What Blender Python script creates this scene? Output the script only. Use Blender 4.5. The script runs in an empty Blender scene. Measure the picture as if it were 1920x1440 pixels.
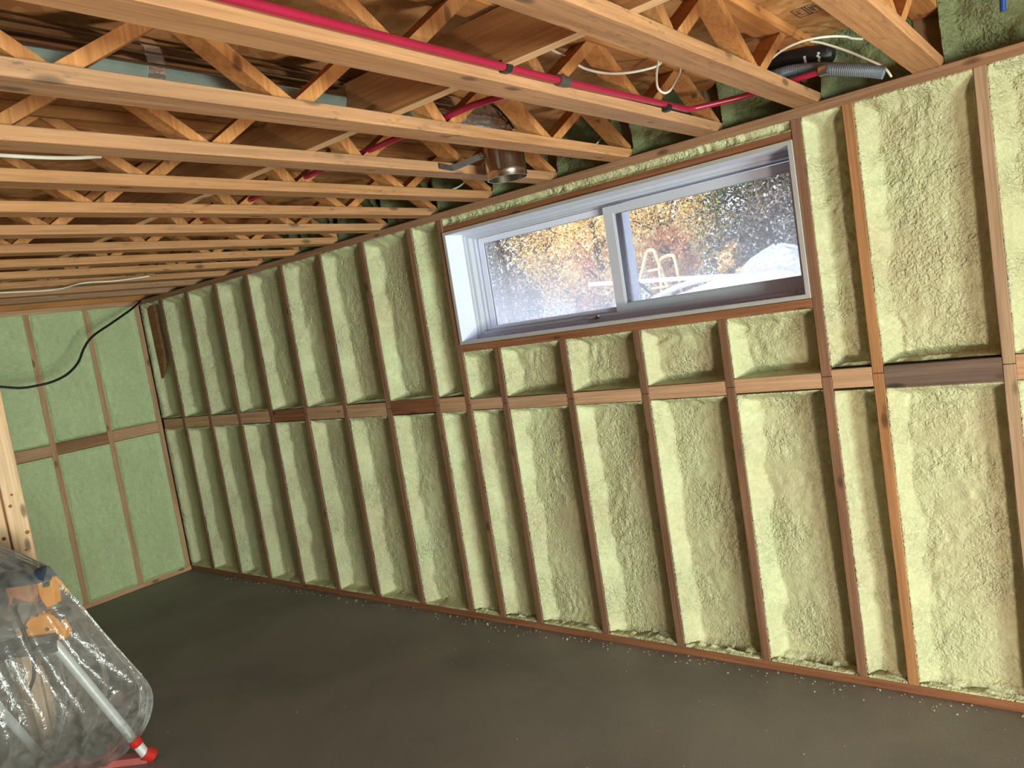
import bpy, math, random
import numpy as np
from mathutils import Vector, Matrix, Quaternion

C = bpy.context.scene.collection
S = bpy.context.scene
PI = math.pi

# ------------------------------------------------------------------ camera
cam_d = bpy.data.cameras.new('camera')
cam_d.sensor_fit = 'HORIZONTAL'; cam_d.sensor_width = 36.0
cam_d.lens = 1420.894 / 1920 * 36
cam_d.clip_start = 0.05; cam_d.clip_end = 200
cam = bpy.data.objects.new('camera', cam_d); C.objects.link(cam)
RX = Vector((0.77344841, 0.61437135, -0.155966))
RY = Vector((-0.06636298, -0.16621762, -0.98385347))
RZ = Vector((-0.63037569, 0.77131028, -0.08778924))
M = Matrix(((RX[0], -RY[0], -RZ[0]), (RX[1], -RY[1], -RZ[1]), (RX[2], -RY[2], -RZ[2]))).to_4x4()
M.translation = Vector((6.21438, -3.00829, 1.67586))
cam.matrix_world = M
S.camera = cam

# ------------------------------------------------------------------ world, sun, daylight, exposure
S.view_settings.view_transform = 'Standard'
S.view_settings.look = 'None'
S.view_settings.gamma = 1.0
S.view_settings.use_curve_mapping = False
S.view_settings.exposure = 0.08
S.cycles.use_denoising = True
S.cycles.max_bounces = 10
S.cycles.diffuse_bounces = 6
S.cycles.transparent_max_bounces = 24
S.cycles.sample_clamp_indirect = 6.0

w = bpy.data.worlds.new('sky'); S.world = w; w.use_nodes = True
bg = w.node_tree.nodes['Background']
bg.inputs['Color'].default_value = (0.74, 0.85, 1.0, 1)
bg.inputs['Strength'].default_value = 1.8

def sun(name, direction, strength, color, angle):
    l = bpy.data.lights.new(name, 'SUN'); l.energy = strength; l.color = color; l.angle = angle
    o = bpy.data.objects.new(name, l); C.objects.link(o)
    o.rotation_euler = Vector(direction).to_track_quat('-Z', 'Y').to_euler(); o.location = (2, -4, 12)
sun('sun', (0.45, 0.75, -0.62), 6.5, (1.0, 0.93, 0.82), math.radians(1.0))

def area(name, loc, target, sx, sy, power, color):
    l = bpy.data.lights.new(name, 'AREA'); l.shape = 'RECTANGLE'; l.size = sx; l.size_y = sy
    l.energy = power; l.color = color
    o = bpy.data.objects.new(name, l); C.objects.link(o); o.location = loc
    o.rotation_euler = (Vector(target) - Vector(loc)).to_track_quat('-Z', 'Y').to_euler()
    return o
# bright sunlit forecourt outside the open end of the building
area('forecourt_daylight', (11.8, -3.6, 0.45), (3.2, -0.6, 1.4), 2.6, 1.3, 800, (0.80, 1.0, 0.86))
# added fill from low down, in place of light off a sunlit floor
area('added_low_fill', (7.45, -2.55, 0.33), (4.6, -0.2, 1.5), 0.34, 0.24, 76, (1.0, 0.86, 0.70))

# ------------------------------------------------------------------ numpy noise
def _hash(ix, iy, seed):
    h = (ix.astype(np.int64) * 374761393 + iy.astype(np.int64) * 668265263 + seed * 1442695041) & 0x7fffffff
    h = ((h ^ (h >> 13)) * 1274126177) & 0x7fffffff
    h = (h ^ (h >> 16)) & 0x7fffffff
    return (h % 100003) / 100003.0
def vnoise(x, y, seed=0):
    x = np.asarray(x, float); y = np.asarray(y, float)
    ix = np.floor(x); iy = np.floor(y); fx = x - ix; fy = y - iy
    fx = fx * fx * (3 - 2 * fx); fy = fy * fy * (3 - 2 * fy)
    a = _hash(ix, iy, seed); b = _hash(ix + 1, iy, seed); c = _hash(ix, iy + 1, seed); d = _hash(ix + 1, iy + 1, seed)
    return (a * (1 - fx) + b * fx) * (1 - fy) + (c * (1 - fx) + d * fx) * fy - 0.5
def fbm(x, y, seed=0, oct=3):
    v = 0; amp = 1.0
    for k in range(oct):
        v = v + amp * vnoise(np.asarray(x) * 2 ** k, np.asarray(y) * 2 ** k, seed + 17 * k); amp *= 0.5
    return v
def smooth(t):
    t = np.clip(t, 0, 1); return t * t * (3 - 2 * t)

# ------------------------------------------------------------------ mesh helpers
def mesh_obj(name, verts, faces, mat, parent=None, shade=False, loc=None):
    me = bpy.data.meshes.new(name)
    me.from_pydata([tuple(map(float, v)) for v in verts], [], [tuple(int(i) for i in f) for f in faces])
    me.update()
    if shade:
        me.shade_smooth()
    mats = mat if isinstance(mat, (list, tuple)) else [mat]
    for m in mats: me.materials.append(m)
    o = bpy.data.objects.new(name, me); C.objects.link(o)
    if parent is not None: o.parent = parent
    if loc is not None: o.location = loc
    return o

class MB:
    def __init__(s): s.v = []; s.f = []; s.mi = []
    def add(s, v, f, mi=0):
        n = len(s.v); s.v += [tuple(map(float, p)) for p in v]; s.f += [tuple(i + n for i in q) for q in f]; s.mi += [mi] * len(f)
    def box(s, lo, hi, mi=0, ch=0.0):
        x0, y0, z0 = lo; x1, y1, z1 = hi
        if ch <= 0:
            v = [(x0,y0,z0),(x1,y0,z0),(x1,y1,z0),(x0,y1,z0),(x0,y0,z1),(x1,y0,z1),(x1,y1,z1),(x0,y1,z1)]
            f = [(0,3,2,1),(4,5,6,7),(0,1,5,4),(1,2,6,5),(2,3,7,6),(3,0,4,7)]
            s.add(v, f, mi); return
        # chamfered box: octagon-like corners on every edge
        v = []; idx = {}
        for i, x in enumerate((x0, x1)):
            for j, y in enumerate((y0, y1)):
                for k, z in enumerate((z0, z1)):
                    sx, sy, sz = (ch if i == 0 else -ch), (ch if j == 0 else -ch), (ch if k == 0 else -ch)
                    idx[(i,j,k,0)] = len(v); v.append((x, y+sy, z+sz))
                    idx[(i,j,k,1)] = len(v); v.append((x+sx, y, z+sz))
                    idx[(i,j,k,2)] = len(v); v.append((x+sx, y+sy, z))
        f = []
        def q(a, b, c, d, flip): f.append((a, b, c, d) if not flip else (d, c, b, a))
        for i in (0, 1): q(idx[(i,0,0,0)], idx[(i,1,0,0)], idx[(i,1,1,0)], idx[(i,0,1,0)], i == 0)
        for j in (0, 1): q(idx[(0,j,0,1)], idx[(1,j,0,1)], idx[(1,j,1,1)], idx[(0,j,1,1)], j == 1)
        for k in (0, 1): q(idx[(0,0,k,2)], idx[(1,0,k,2)], idx[(1,1,k,2)], idx[(0,1,k,2)], k == 0)
        for i in (0, 1):
            for j in (0, 1): q(idx[(i,j,0,0)], idx[(i,j,1,0)], idx[(i,j,1,1)], idx[(i,j,0,1)], (i + j) % 2 == 0)
        for i in (0, 1):
            for k in (0, 1): q(idx[(i,0,k,0)], idx[(i,1,k,0)], idx[(i,1,k,2)], idx[(i,0,k,2)], (i + k) % 2 == 1)
        for j in (0, 1):
            for k in (0, 1): q(idx[(0,j,k,1)], idx[(1,j,k,1)], idx[(1,j,k,2)], idx[(0,j,k,2)], (j + k) % 2 == 0)
        for i in (0, 1):
            for j in (0, 1):
                for k in (0, 1):
                    t = (idx[(i,j,k,0)], idx[(i,j,k,1)], idx[(i,j,k,2)])
                    f.append(t if (i + j + k) % 2 == 1 else t[::-1])
        s.add(v, f, mi)
    def beam(s, a, b, wdt, hgt, side, mi=0):
        """rectangular bar from a to b; side = direction of its width"""
        a = Vector(a); b = Vector(b); d = (b - a).normalized(); sd = Vector(side)
        sd = (sd - d * sd.dot(d)).normalized(); up = d.cross(sd)
        v = []
        for p in (a, b):
            for u, t in ((-1,-1),(1,-1),(1,1),(-1,1)): v.append(p + sd * (u * wdt / 2) + up * (t * hgt / 2))
        s.add(v, [(0,1,2,3),(7,6,5,4),(0,4,5,1),(1,5,6,2),(2,6,7,3),(3,7,4,0)], mi)
    def tube(s, pts, r, n=10, mi=0, caps=True, rfun=None):
        pts = [Vector(p) for p in pts]; L = len(pts)
        up = Vector((0, 0, 1)); v = []; prev = None
        for i, p in enumerate(pts):
            d = (pts[min(i+1, L-1)] - pts[max(i-1, 0)]).normalized()
            if prev is None:
                a = d.cross(up)
                if a.length < 1e-3: a = d.cross(Vector((1, 0, 0)))
                a.normalize()
            else:
                a = (prev - d * prev.dot(d)).normalized()
            prev = a; b = d.cross(a)
            rr = r if rfun is None else rfun(i / max(L-1, 1))
            for k in range(n):
                t = 2 * PI * k / n; v.append(p + a * (rr * math.cos(t)) + b * (rr * math.sin(t)))
        f = []
        for i in range(L - 1):
            for k in range(n):
                k2 = (k + 1) % n; f.append((i*n+k, i*n+k2, (i+1)*n+k2, (i+1)*n+k))
        if caps:
            f.append(tuple(range(n))[::-1]); f.append(tuple((L-1)*n + k for k in range(n)))
        s.add(v, f, mi)
    def build(s, name, mat, parent=None, shade=False, fix=True, loc=None):
        o = mesh_obj(name, s.v, s.f, mat, parent, shade, loc)
        if any(s.mi): o.data.polygons.foreach_set('material_index', s.mi)
        if fix:
            import bmesh
            bm = bmesh.new(); bm.from_mesh(o.data); bmesh.ops.recalc_face_normals(bm, faces=bm.faces); bm.to_mesh(o.data); bm.free()
        return o

def spline(pts, n=8):
    """Catmull-Rom through pts"""
    P = [Vector(p) for p in pts]; P = [P[0] * 2 - P[1]] + P + [P[-1] * 2 - P[-2]]
    out = []
    for i in range(1, len(P) - 2):
        for k in range(n):
            t = k / n; a, b, c, d = P[i-1], P[i], P[i+1], P[i+2]
            out.append(0.5 * ((2*b) + (c-a)*t + (2*a-5*b+4*c-d)*t*t + (3*b-a-3*c+d)*t*t*t))
    out.append(P[-2]); return out

def auto_smooth(o, ang=40):
    me = o.data; me.shade_smooth()
    import bmesh
    bm = bmesh.new(); bm.from_mesh(me)
    for e in bm.edges:
        if len(e.link_faces) == 2 and e.calc_face_angle(0) > math.radians(ang): e.smooth = False
    bm.to_mesh(me); bm.free()
    return o

def tag(o, label=None, cat=None, group=None, kind=None):
    if label: o['label'] = label
    if cat: o['category'] = cat
    if group: o['group'] = group
    if kind: o['kind'] = kind
    return o
def empty(name, loc=(0, 0, 0), rz=0):
    o = bpy.data.objects.new(name, None); C.objects.link(o); o.location = loc; o.rotation_euler = (0, 0, rz)
    o.empty_display_size = 0.05
    return o

# ------------------------------------------------------------------ materials
def nmat(name):
    m = bpy.data.materials.new(name); m.use_nodes = True
    nt = m.node_tree; b = nt.nodes['Principled BSDF']; return m, nt, b
def N(nt, t, **kw):
    n = nt.nodes.new(t)
    for k, v in kw.items():
        if k in n.inputs: n.inputs[k].default_value = v
        else: setattr(n, k, v)
    return n
def ramp(nt, stops, interp='LINEAR'):
    r = nt.nodes.new('ShaderNodeValToRGB'); r.color_ramp.interpolation = interp
    e = r.color_ramp.elements
    while len(e) < len(stops): e.new(0.5)
    for q, (p, c) in zip(e, stops): q.position = p; q.color = (*c, 1) if len(c) == 3 else c
    return r
def mixc(nt, fac, a, b, mode='MIX'):
    m = nt.nodes.new('ShaderNodeMix'); m.data_type = 'RGBA'; m.blend_type = mode
    for s_, v in ((m.inputs[0], fac), (m.inputs[6], a), (m.inputs[7], b)):
        if hasattr(v, 'links'): nt.links.new(v, s_)
        else: s_.default_value = v if not isinstance(v, tuple) else (*v[:3], 1)
    return m.outputs[2]
def coords(nt, scale=(1, 1, 1), rand=True, kind='Object'):
    tc = nt.nodes.new('ShaderNodeTexCoord'); mp = nt.nodes.new('ShaderNodeMapping'); mp.inputs['Scale'].default_value = scale
    nt.links.new(tc.outputs[kind], mp.inputs['Vector'])
    if rand:
        oi = nt.nodes.new('ShaderNodeObjectInfo'); ml = nt.nodes.new('ShaderNodeVectorMath'); ml.operation = 'SCALE'
        ml.inputs[0].default_value = (37.1, 53.7, 91.3); nt.links.new(oi.outputs['Random'], ml.inputs['Scale'])
        ad = nt.nodes.new('ShaderNodeVectorMath'); ad.operation = 'ADD'
        nt.links.new(mp.outputs[0], ad.inputs[0]); nt.links.new(ml.outputs[0], ad.inputs[1]); return ad.outputs[0], oi
    return mp.outputs[0], None

def wood(name, c_light, c_dark, axis, rough=0.72, vary=0.3, knots=True, marks=0.0, gray=0.0):
    """sawn lumber: grain stretched along axis (0,1,2), knots and per-board tone"""
    m, nt, b = nmat(name); L = nt.links.new
    sc = [22.0, 22.0, 22.0]; sc[axis] = 1.3
    vec, oi = coords(nt, tuple(sc))
    n1 = N(nt, 'ShaderNodeTexNoise', Scale=1.0, Detail=5.0, Roughness=0.62, Distortion=0.6); L(vec, n1.inputs['Vector'])
    r1 = ramp(nt, [(0.3, c_dark), (0.72, c_light)]); L(n1.outputs['Fac'], r1.inputs[0])
    sc2 = [110.0, 110.0, 110.0]; sc2[axis] = 3.0
    vec2, _ = coords(nt, tuple(sc2))
    n2 = N(nt, 'ShaderNodeTexNoise', Scale=1.0, Detail=3.0, Roughness=0.6); L(vec2, n2.inputs['Vector'])
    r2 = ramp(nt, [(0.35, (0.74, 0.70, 0.66)), (0.6, (1.06, 1.04, 1.02))]); L(n2.outputs['Fac'], r2.inputs[0])
    col = mixc(nt, 0.8, r1.outputs[0], r2.outputs[0], 'MULTIPLY')
    r3 = ramp(nt, [(0.0, tuple(1 - vary for _ in range(3))), (0.5, (1, 0.97, 0.94)), (1.0, (1 + vary * .7, 1 + vary * .62, 1 + vary * .5))])
    L(oi.outputs['Random'], r3.inputs[0]); col = mixc(nt, 1.0, col, r3.outputs[0], 'MULTIPLY')
    if knots:
        sc3 = [11.0, 11.0, 11.0]; sc3[axis] = 4.2
        v3, _ = coords(nt, tuple(sc3)); vo = N(nt, 'ShaderNodeTexVoronoi', Scale=1.0, Randomness=1.0); L(v3, vo.inputs['Vector'])
        r4 = ramp(nt, [(0.0, (1, 1, 1)), (0.10, (0.75, 0.75, 0.75)), (0.17, (0, 0, 0))]); L(vo.outputs['Distance'], r4.inputs[0])
        col = mixc(nt, r4.outputs[0], col, tuple(c * 0.32 for c in c_dark))
    if marks > 0:
        sc4 = [46.0, 46.0, 46.0]; sc4[axis] = 12.0
        v4, _ = coords(nt, tuple(sc4)); n4 = N(nt, 'ShaderNodeTexNoise', Scale=1.0, Detail=6.0, Roughness=0.75); L(v4, n4.inputs['Vector'])
        r5 = ramp(nt, [(0.66 - marks * .06, (0, 0, 0)), (0.72, (1, 1, 1))]); L(n4.outputs['Fac'], r5.inputs[0])
        v5, _ = coords(nt, (1.7, 1.7, 1.7)); n5 = N(nt, 'ShaderNodeTexNoise', Scale=1.0, Detail=1.0); L(v5, n5.inputs['Vector'])
        r6 = ramp(nt, [(0.42, (0, 0, 0)), (0.6, (1, 1, 1))]); L(n5.outputs['Fac'], r6.inputs[0])
        fac = mixc(nt, 1.0, r5.outputs[0], r6.outputs[0], 'MULTIPLY')
        col = mixc(nt, fac, col, (0.05, 0.03, 0.02))
    if gray > 0:
        v6, _ = coords(nt, tuple(s_ * .12 for s_ in sc)); n6 = N(nt, 'ShaderNodeTexNoise', Scale=1.0, Detail=4.0); L(v6, n6.inputs['Vector'])
        r7 = ramp(nt, [(0.4, (0, 0, 0)), (0.7, (gray,) * 3)]); L(n6.outputs['Fac'], r7.inputs[0])
        col = mixc(nt, r7.outputs[0], col, (0.17, 0.14, 0.12))
    L(col, b.inputs['Base Color']); b.inputs['Roughness'].default_value = rough
    b.inputs['Specular IOR Level'].default_value = 0.25
    bp_ = N(nt, 'ShaderNodeBump', Strength=0.35, Distance=0.002); L(n2.outputs['Fac'], bp_.inputs['Height']); L(bp_.outputs[0], b.inputs['Normal'])
    return m

def foam_mat(name, ca, cb, fine=1.0):
    m, nt, b = nmat(name); L = nt.links.new
    v, oi = coords(nt, (1, 1, 1))
    n1 = N(nt, 'ShaderNodeTexNoise', Scale=3.2, Detail=3.0, Roughness=0.6); L(v, n1.inputs['Vector'])
    r1 = ramp(nt, [(0.3, ca), (0.7, cb)]); L(n1.outputs['Fac'], r1.inputs[0])
    n2 = N(nt, 'ShaderNodeTexNoise', Scale=38.0, Detail=3.0, Roughness=0.6, Distortion=1.0); L(v, n2.inputs['Vector'])
    r2 = ramp(nt, [(0.3, (0.86, 0.86, 0.80)), (0.7, (1.08, 1.07, 1.05))]); L(n2.outputs['Fac'], r2.inputs[0])
    col = mixc(nt, 1.0, r1.outputs[0], r2.outputs[0], 'MULTIPLY')
    L(col, b.inputs['Base Color']); b.inputs['Roughness'].default_value = 0.55
    b.inputs['Specular IOR Level'].default_value = 0.3
    n3 = N(nt, 'ShaderNodeTexNoise', Scale=120.0, Detail=2.0, Roughness=0.5, Distortion=0.6); L(v, n3.inputs['Vector'])
    n4 = N(nt, 'ShaderNodeTexNoise', Scale=52.0, Detail=2.0, Roughness=0.5, Distortion=1.0); L(v, n4.inputs['Vector'])
    ad = N(nt, 'ShaderNodeMath', operation='MULTIPLY_ADD'); L(n4.outputs['Fac'], ad.inputs[0]); ad.inputs[1].default_value = 2.0; L(n3.outputs['Fac'], ad.inputs[2])
    n5 = N(nt, 'ShaderNodeTexNoise', Scale=4.5, Detail=2.0); L(v, n5.inputs['Vector'])
    mr = N(nt, 'ShaderNodeMapRange'); mr.inputs['From Min'].default_value = .35; mr.inputs['From Max'].default_value = .65
    mr.inputs['To Min'].default_value = .28 * fine; mr.inputs['To Max'].default_value = 1.0 * fine; L(n5.outputs['Fac'], mr.inputs['Value'])
    bp_ = N(nt, 'ShaderNodeBump', Strength=1.0 * fine, Distance=0.0075); L(mr.outputs[0], bp_.inputs['Strength']); L(ad.outputs[0], bp_.inputs['Height']); L(bp_.outputs[0], b.inputs['Normal'])
    return m

def plain(name, col, rough=0.5, metal=0.0, bump=0.0, bscale=60.0, var=0.12, spec=0.5):
    m, nt, b = nmat(name); L = nt.links.new
    v, oi = coords(nt, (1, 1, 1)); n1 = N(nt, 'ShaderNodeTexNoise', Scale=bscale * .2, Detail=4.0); L(v, n1.inputs['Vector'])
    r = ramp(nt, [(0.3, tuple(c * (1 - var) for c in col)), (0.7, tuple(min(c * (1 + var), 1) for c in col))]); L(n1.outputs['Fac'], r.inputs[0])
    L(r.outputs[0], b.inputs['Base Color']); b.inputs['Roughness'].default_value = rough; b.inputs['Metallic'].default_value = metal
    b.inputs['Specular IOR Level'].default_value = spec
    if bump > 0:
        n2 = N(nt, 'ShaderNodeTexNoise', Scale=bscale, Detail=3.0); L(v, n2.inputs['Vector'])
        bp_ = N(nt, 'ShaderNodeBump', Strength=bump, Distance=0.002); L(n2.outputs['Fac'], bp_.inputs['Height']); L(bp_.outputs[0], b.inputs['Normal'])
    return m

W_CH = wood('sawn_spruce_along_y', (0.55, 0.285, 0.14), (0.36, 0.165, 0.07), 1, vary=0.12, marks=1.6, gray=.35)
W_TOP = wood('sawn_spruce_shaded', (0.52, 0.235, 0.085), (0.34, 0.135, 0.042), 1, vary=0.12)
W_WEB = wood('web_spruce', (0.52, 0.24, 0.09), (0.33, 0.135, 0.045), 2, vary=0.2)
W_STRE = wood('strongback_pale_edge', (0.70, 0.48, 0.30), (0.56, 0.34, 0.19), 0, vary=0.02)  # paler tone for the underside of the strongback only
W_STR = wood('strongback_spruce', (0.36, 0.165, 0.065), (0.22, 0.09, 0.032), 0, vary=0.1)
W_STUD = wood('stud_aged_spruce', (0.27, 0.145, 0.09), (0.17, 0.085, 0.05), 2, vary=0.18, marks=0.5)
W_STUDO = wood('stud_orange_spruce', (0.44, 0.22, 0.095), (0.30, 0.14, 0.06), 2, vary=0.05)
W_STUDP = wood('stud_pale_spruce', (0.42, 0.29, 0.19), (0.30, 0.19, 0.12), 2, vary=0.05)
W_FAR = wood('far_stud_spruce', (0.50, 0.31, 0.19), (0.36, 0.20, 0.115), 2, vary=0.12)
W_FARH = wood('far_block_spruce', (0.50, 0.31, 0.19), (0.36, 0.20, 0.115), 1, vary=0.12)
W_PLATE = wood('plate_spruce', (0.34, 0.19, 0.115), (0.21, 0.11, 0.062), 0, vary=0.08, marks=0.5)
W_SILL = wood('reddish_sill_spruce', (0.30, 0.13, 0.065), (0.19, 0.075, 0.036), 0, vary=0.05)
W_BLK = wood('blocking_spruce', (0.54, 0.34, 0.215), (0.40, 0.23, 0.14), 0, vary=0.10)
W_BLKR = wood('blocking_red_spruce', (0.28, 0.12, 0.065), (0.18, 0.07, 0.036), 0, vary=0.05)
W_BLKD = wood('blocking_grey_spruce', (0.20, 0.135, 0.105), (0.10, 0.066, 0.052), 0, vary=0.02)
W_FARD = wood('far_block_brown', (0.32, 0.17, 0.09), (0.20, 0.10, 0.05), 1, vary=0.02)
W_POST = wood('new_pale_spruce', (0.82, 0.60, 0.41), (0.66, 0.42, 0.25), 2, vary=0.03)
W_RUST = wood('rust_stained_spruce', (0.40, 0.18, 0.07), (0.20, 0.07, 0.03), 2, vary=0.05)
FOAM = foam_mat('spray_foam', (0.48, 0.445, 0.285), (0.51, 0.53, 0.335))
FOAMF = foam_mat('spray_foam_far', (0.40, 0.44, 0.265), (0.43, 0.50, 0.29), 0.5)
FOAMR = foam_mat('spray_foam_rim_shaded', (0.10, 0.11, 0.055), (0.17, 0.19, 0.095))  # base darkened: shade of the top plate put into the foam colour
SHEATH = plain('osb_sheathing', (0.30, 0.19, 0.10), 0.8)
WHITE = plain('white_vinyl', (0.50, 0.51, 0.60), 0.35, var=0.02)
JAMB = plain('white_painted_liner', (0.68, 0.69, 0.83), 0.5, var=0.02)
EDGE = plain('raw_liner_edge', (0.36, 0.335, 0.32), 0.7, var=0.05)
SEAL = plain('grey_spacer', (0.12, 0.12, 0.13), 0.4)
RED = plain('magenta_red_pipe', (0.27, 0.010, 0.035), 0.28, var=0.08)
BLACK = plain('black_rubber', (0.012, 0.012, 0.014), 0.45)
GREYP = plain('grey_corrugated_plastic', (0.16, 0.19, 0.24), 0.45)
CABLE = plain('white_cable', (0.70, 0.66, 0.58), 0.45)
METAL = plain('galvanised_steel', (0.50, 0.50, 0.50), 0.12, metal=1.0, var=0.05)
FOIL = plain('crinkled_foil', (0.92, 0.93, 0.95), 0.16, metal=0.9, bump=1.0, bscale=45.0, var=0.03)
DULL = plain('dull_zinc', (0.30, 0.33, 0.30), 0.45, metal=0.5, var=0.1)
PIPEM = plain('round_pipe_steel', (0.60, 0.50, 0.42), 0.22, metal=1.0, var=0.15)
STRAPM = plain('dark_steel_strap', (0.10, 0.085, 0.08), 0.4, metal=0.5)
ALU = plain('brushed_aluminium', (0.82, 0.85, 0.88), 0.35, metal=0.45, var=0.04)
ORANGE = plain('orange_plastic', (0.85, 0.33, 0.04), 0.4, var=0.05)
DBLUE = plain('blue_black_plastic', (0.03, 0.045, 0.07), 0.3)
DGREY = plain('dark_grey_plastic', (0.06, 0.06, 0.065), 0.5)
REDP = plain('red_plastic', (0.45, 0.02, 0.015), 0.3)
BLUEP = plain('blue_pipe', (0.01, 0.05, 0.30), 0.35)
TARPW = plain('white_sheeting', (0.62, 0.62, 0.68), 0.4, var=0.04)
INK = plain('dark_ink', (0.07, 0.035, 0.02), 0.8)
LABELW = plain('white_label_tape', (0.75, 0.75, 0.72), 0.6)

def osb_mat():
    m, nt, b = nmat('subfloor_board'); L = nt.links.new
    v, _ = coords(nt, (1, 1, 1), rand=False)
    vo = N(nt, 'ShaderNodeTexVoronoi', Scale=26.0, Randomness=1.0); L(v, vo.inputs['Vector'])
    n = N(nt, 'ShaderNodeTexNoise', Scale=2.0, Detail=4.0); L(v, n.inputs['Vector'])
    r = ramp(nt, [(0.0, (0.42, 0.19, 0.07)), (0.45, (0.50, 0.26, 0.105)), (1.0, (0.60, 0.34, 0.16))])
    sx = N(nt, 'ShaderNodeSeparateColor'); L(vo.outputs['Color'], sx.inputs[0]); L(sx.outputs[0], r.inputs[0])
    r2 = ramp(nt, [(0.35, (0.8, 0.76, 0.72)), (0.65, (1.05, 1.05, 1.05))]); L(n.outputs['Fac'], r2.inputs[0])
    col = mixc(nt, 1.0, r.outputs[0], r2.outputs[0], 'MULTIPLY')
    L(col, b.inputs['Base Color']); b.inputs['Roughness'].default_value = 0.75; b.inputs['Specular IOR Level'].default_value = 0.2
    return m
OSB = osb_mat()

def floor_mat():
    m, nt, b = nmat('dusty_concrete'); L = nt.links.new
    v, _ = coords(nt, (1, 1, 1), rand=False)
    n1 = N(nt, 'ShaderNodeTexNoise', Scale=1.3, Detail=5.0, Roughness=0.6, Distortion=0.4); L(v, n1.inputs['Vector'])
    r1 = ramp(nt, [(0.3, (0.19, 0.182, 0.178)), (0.7, (0.285, 0.275, 0.270))]); L(n1.outputs['Fac'], r1.inputs[0])
    n2 = N(nt, 'ShaderNodeTexNoise', Scale=180.0, Detail=3.0, Roughness=0.7); L(v, n2.inputs['Vector'])
    r2 = ramp(nt, [(0.3, (0.75, 0.75, 0.75)), (0.7, (1.2, 1.2, 1.2))]); L(n2.outputs['Fac'], r2.inputs[0])
    col = mixc(nt, 1.0, r1.outputs[0], r2.outputs[0], 'MULTIPLY')
    n3 = N(nt, 'ShaderNodeTexNoise', Scale=60.0, Detail=2.0); L(v, n3.inputs['Vector'])
    r3 = ramp(nt, [(0.74, (0, 0, 0)), (0.78, (1, 1, 1))]); L(n3.outputs['Fac'], r3.inputs[0])
    col = mixc(nt, r3.outputs[0], col, (0.30, 0.29, 0.22))
    L(col, b.inputs['Base Color']); b.inputs['Roughness'].default_value = 0.62
    b.inputs['Specular IOR Level'].default_value = 0.35
    bp_ = N(nt, 'ShaderNodeBump', Strength=0.4, Distance=0.002); L(n2.outputs['Fac'], bp_.inputs['Height']); L(bp_.outputs[0], b.inputs['Normal'])
    return m
FLOOR = floor_mat()

# ------------------------------------------------------------------ measures
H = 2.277            # top of the top plate, underside of the floor trusses
ZT = 2.239           # top of studs
SUB = 2.512          # underside of the subfloor
XN = 8.3             # near end wall
YL = -5.3            # left wall
WX0, WX1, WZ0, WZ1 = 3.449, 5.290, 1.565, 2.168   # window liner outside

ORD = ['first', 'second', 'third', 'fourth', 'fifth', 'sixth', 'seventh', 'eighth', 'ninth', 'tenth',
       'eleventh', 'twelfth', 'thirteenth', 'fourteenth', 'fifteenth', 'sixteenth', 'seventeenth']

# ------------------------------------------------------------------ shell
def shell():
    m = MB(); m.box((-0.4, YL - 0.2, -0.12), (XN + 0.2, 0.2, 0.0)); tag(m.build('floor', FLOOR), kind='structure')
    m = MB(); m.box((-0.4, YL - 0.2, SUB), (XN + 0.2, 0.2, SUB + 0.02))
    tag(m.build('ceiling', OSB), kind='structure')
    # window wall sheathing with the window opening
    m = MB(); y0, y1 = 0.142, 0.2
    for lo, hi in (((-0.4, 0), (WX0, SUB)), ((WX1, 0), (XN + 0.2, SUB)), ((WX0, 0), (WX1, WZ0)), ((WX0, WZ1), (WX1, SUB))):
        m.box((lo[0], y0, lo[1]), (hi[0], y1, hi[1]))
    tag(m.build('wall_right', SHEATH), kind='structure')
    m = MB(); m.box((6.335, 0.0, 0), (XN, 0.141, SUB)); tag(m.build('wall_front', SHEATH), kind='structure')
    m = MB(); m.box((-0.2, YL - 0.2, 0), (-0.142, 0.142, SUB)); m.box((-0.142, YL - .2, 0), (-0.02, -1.70, SUB))
    tag(m.build('wall_far', SHEATH), kind='structure')
    m = MB(); m.box((-0.2, YL - 0.2, 0), (XN + 0.2, YL, SUB)); tag(m.build('wall_left', SHEATH), kind='structure')
    # open end of the building behind the camera
    m = MB(); x0, x1 = XN, XN + 0.15
    m.box((x0, -1.3, 0), (x1, 0.142, SUB)); m.box((x0, YL, 2.15), (x1, -1.3, SUB)); m.box((x0, YL - .2, 0), (x1, YL, SUB))
    tag(m.build('wall_near', SHEATH), kind='structure')
    m = MB(); m.box((XN + .21, -12, -0.2), (16, 4, -0.04)); tag(m.build('forecourt', plain('forecourt_gravel', (.45, .43, .40), .9)), kind='structure')
shell()

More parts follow.
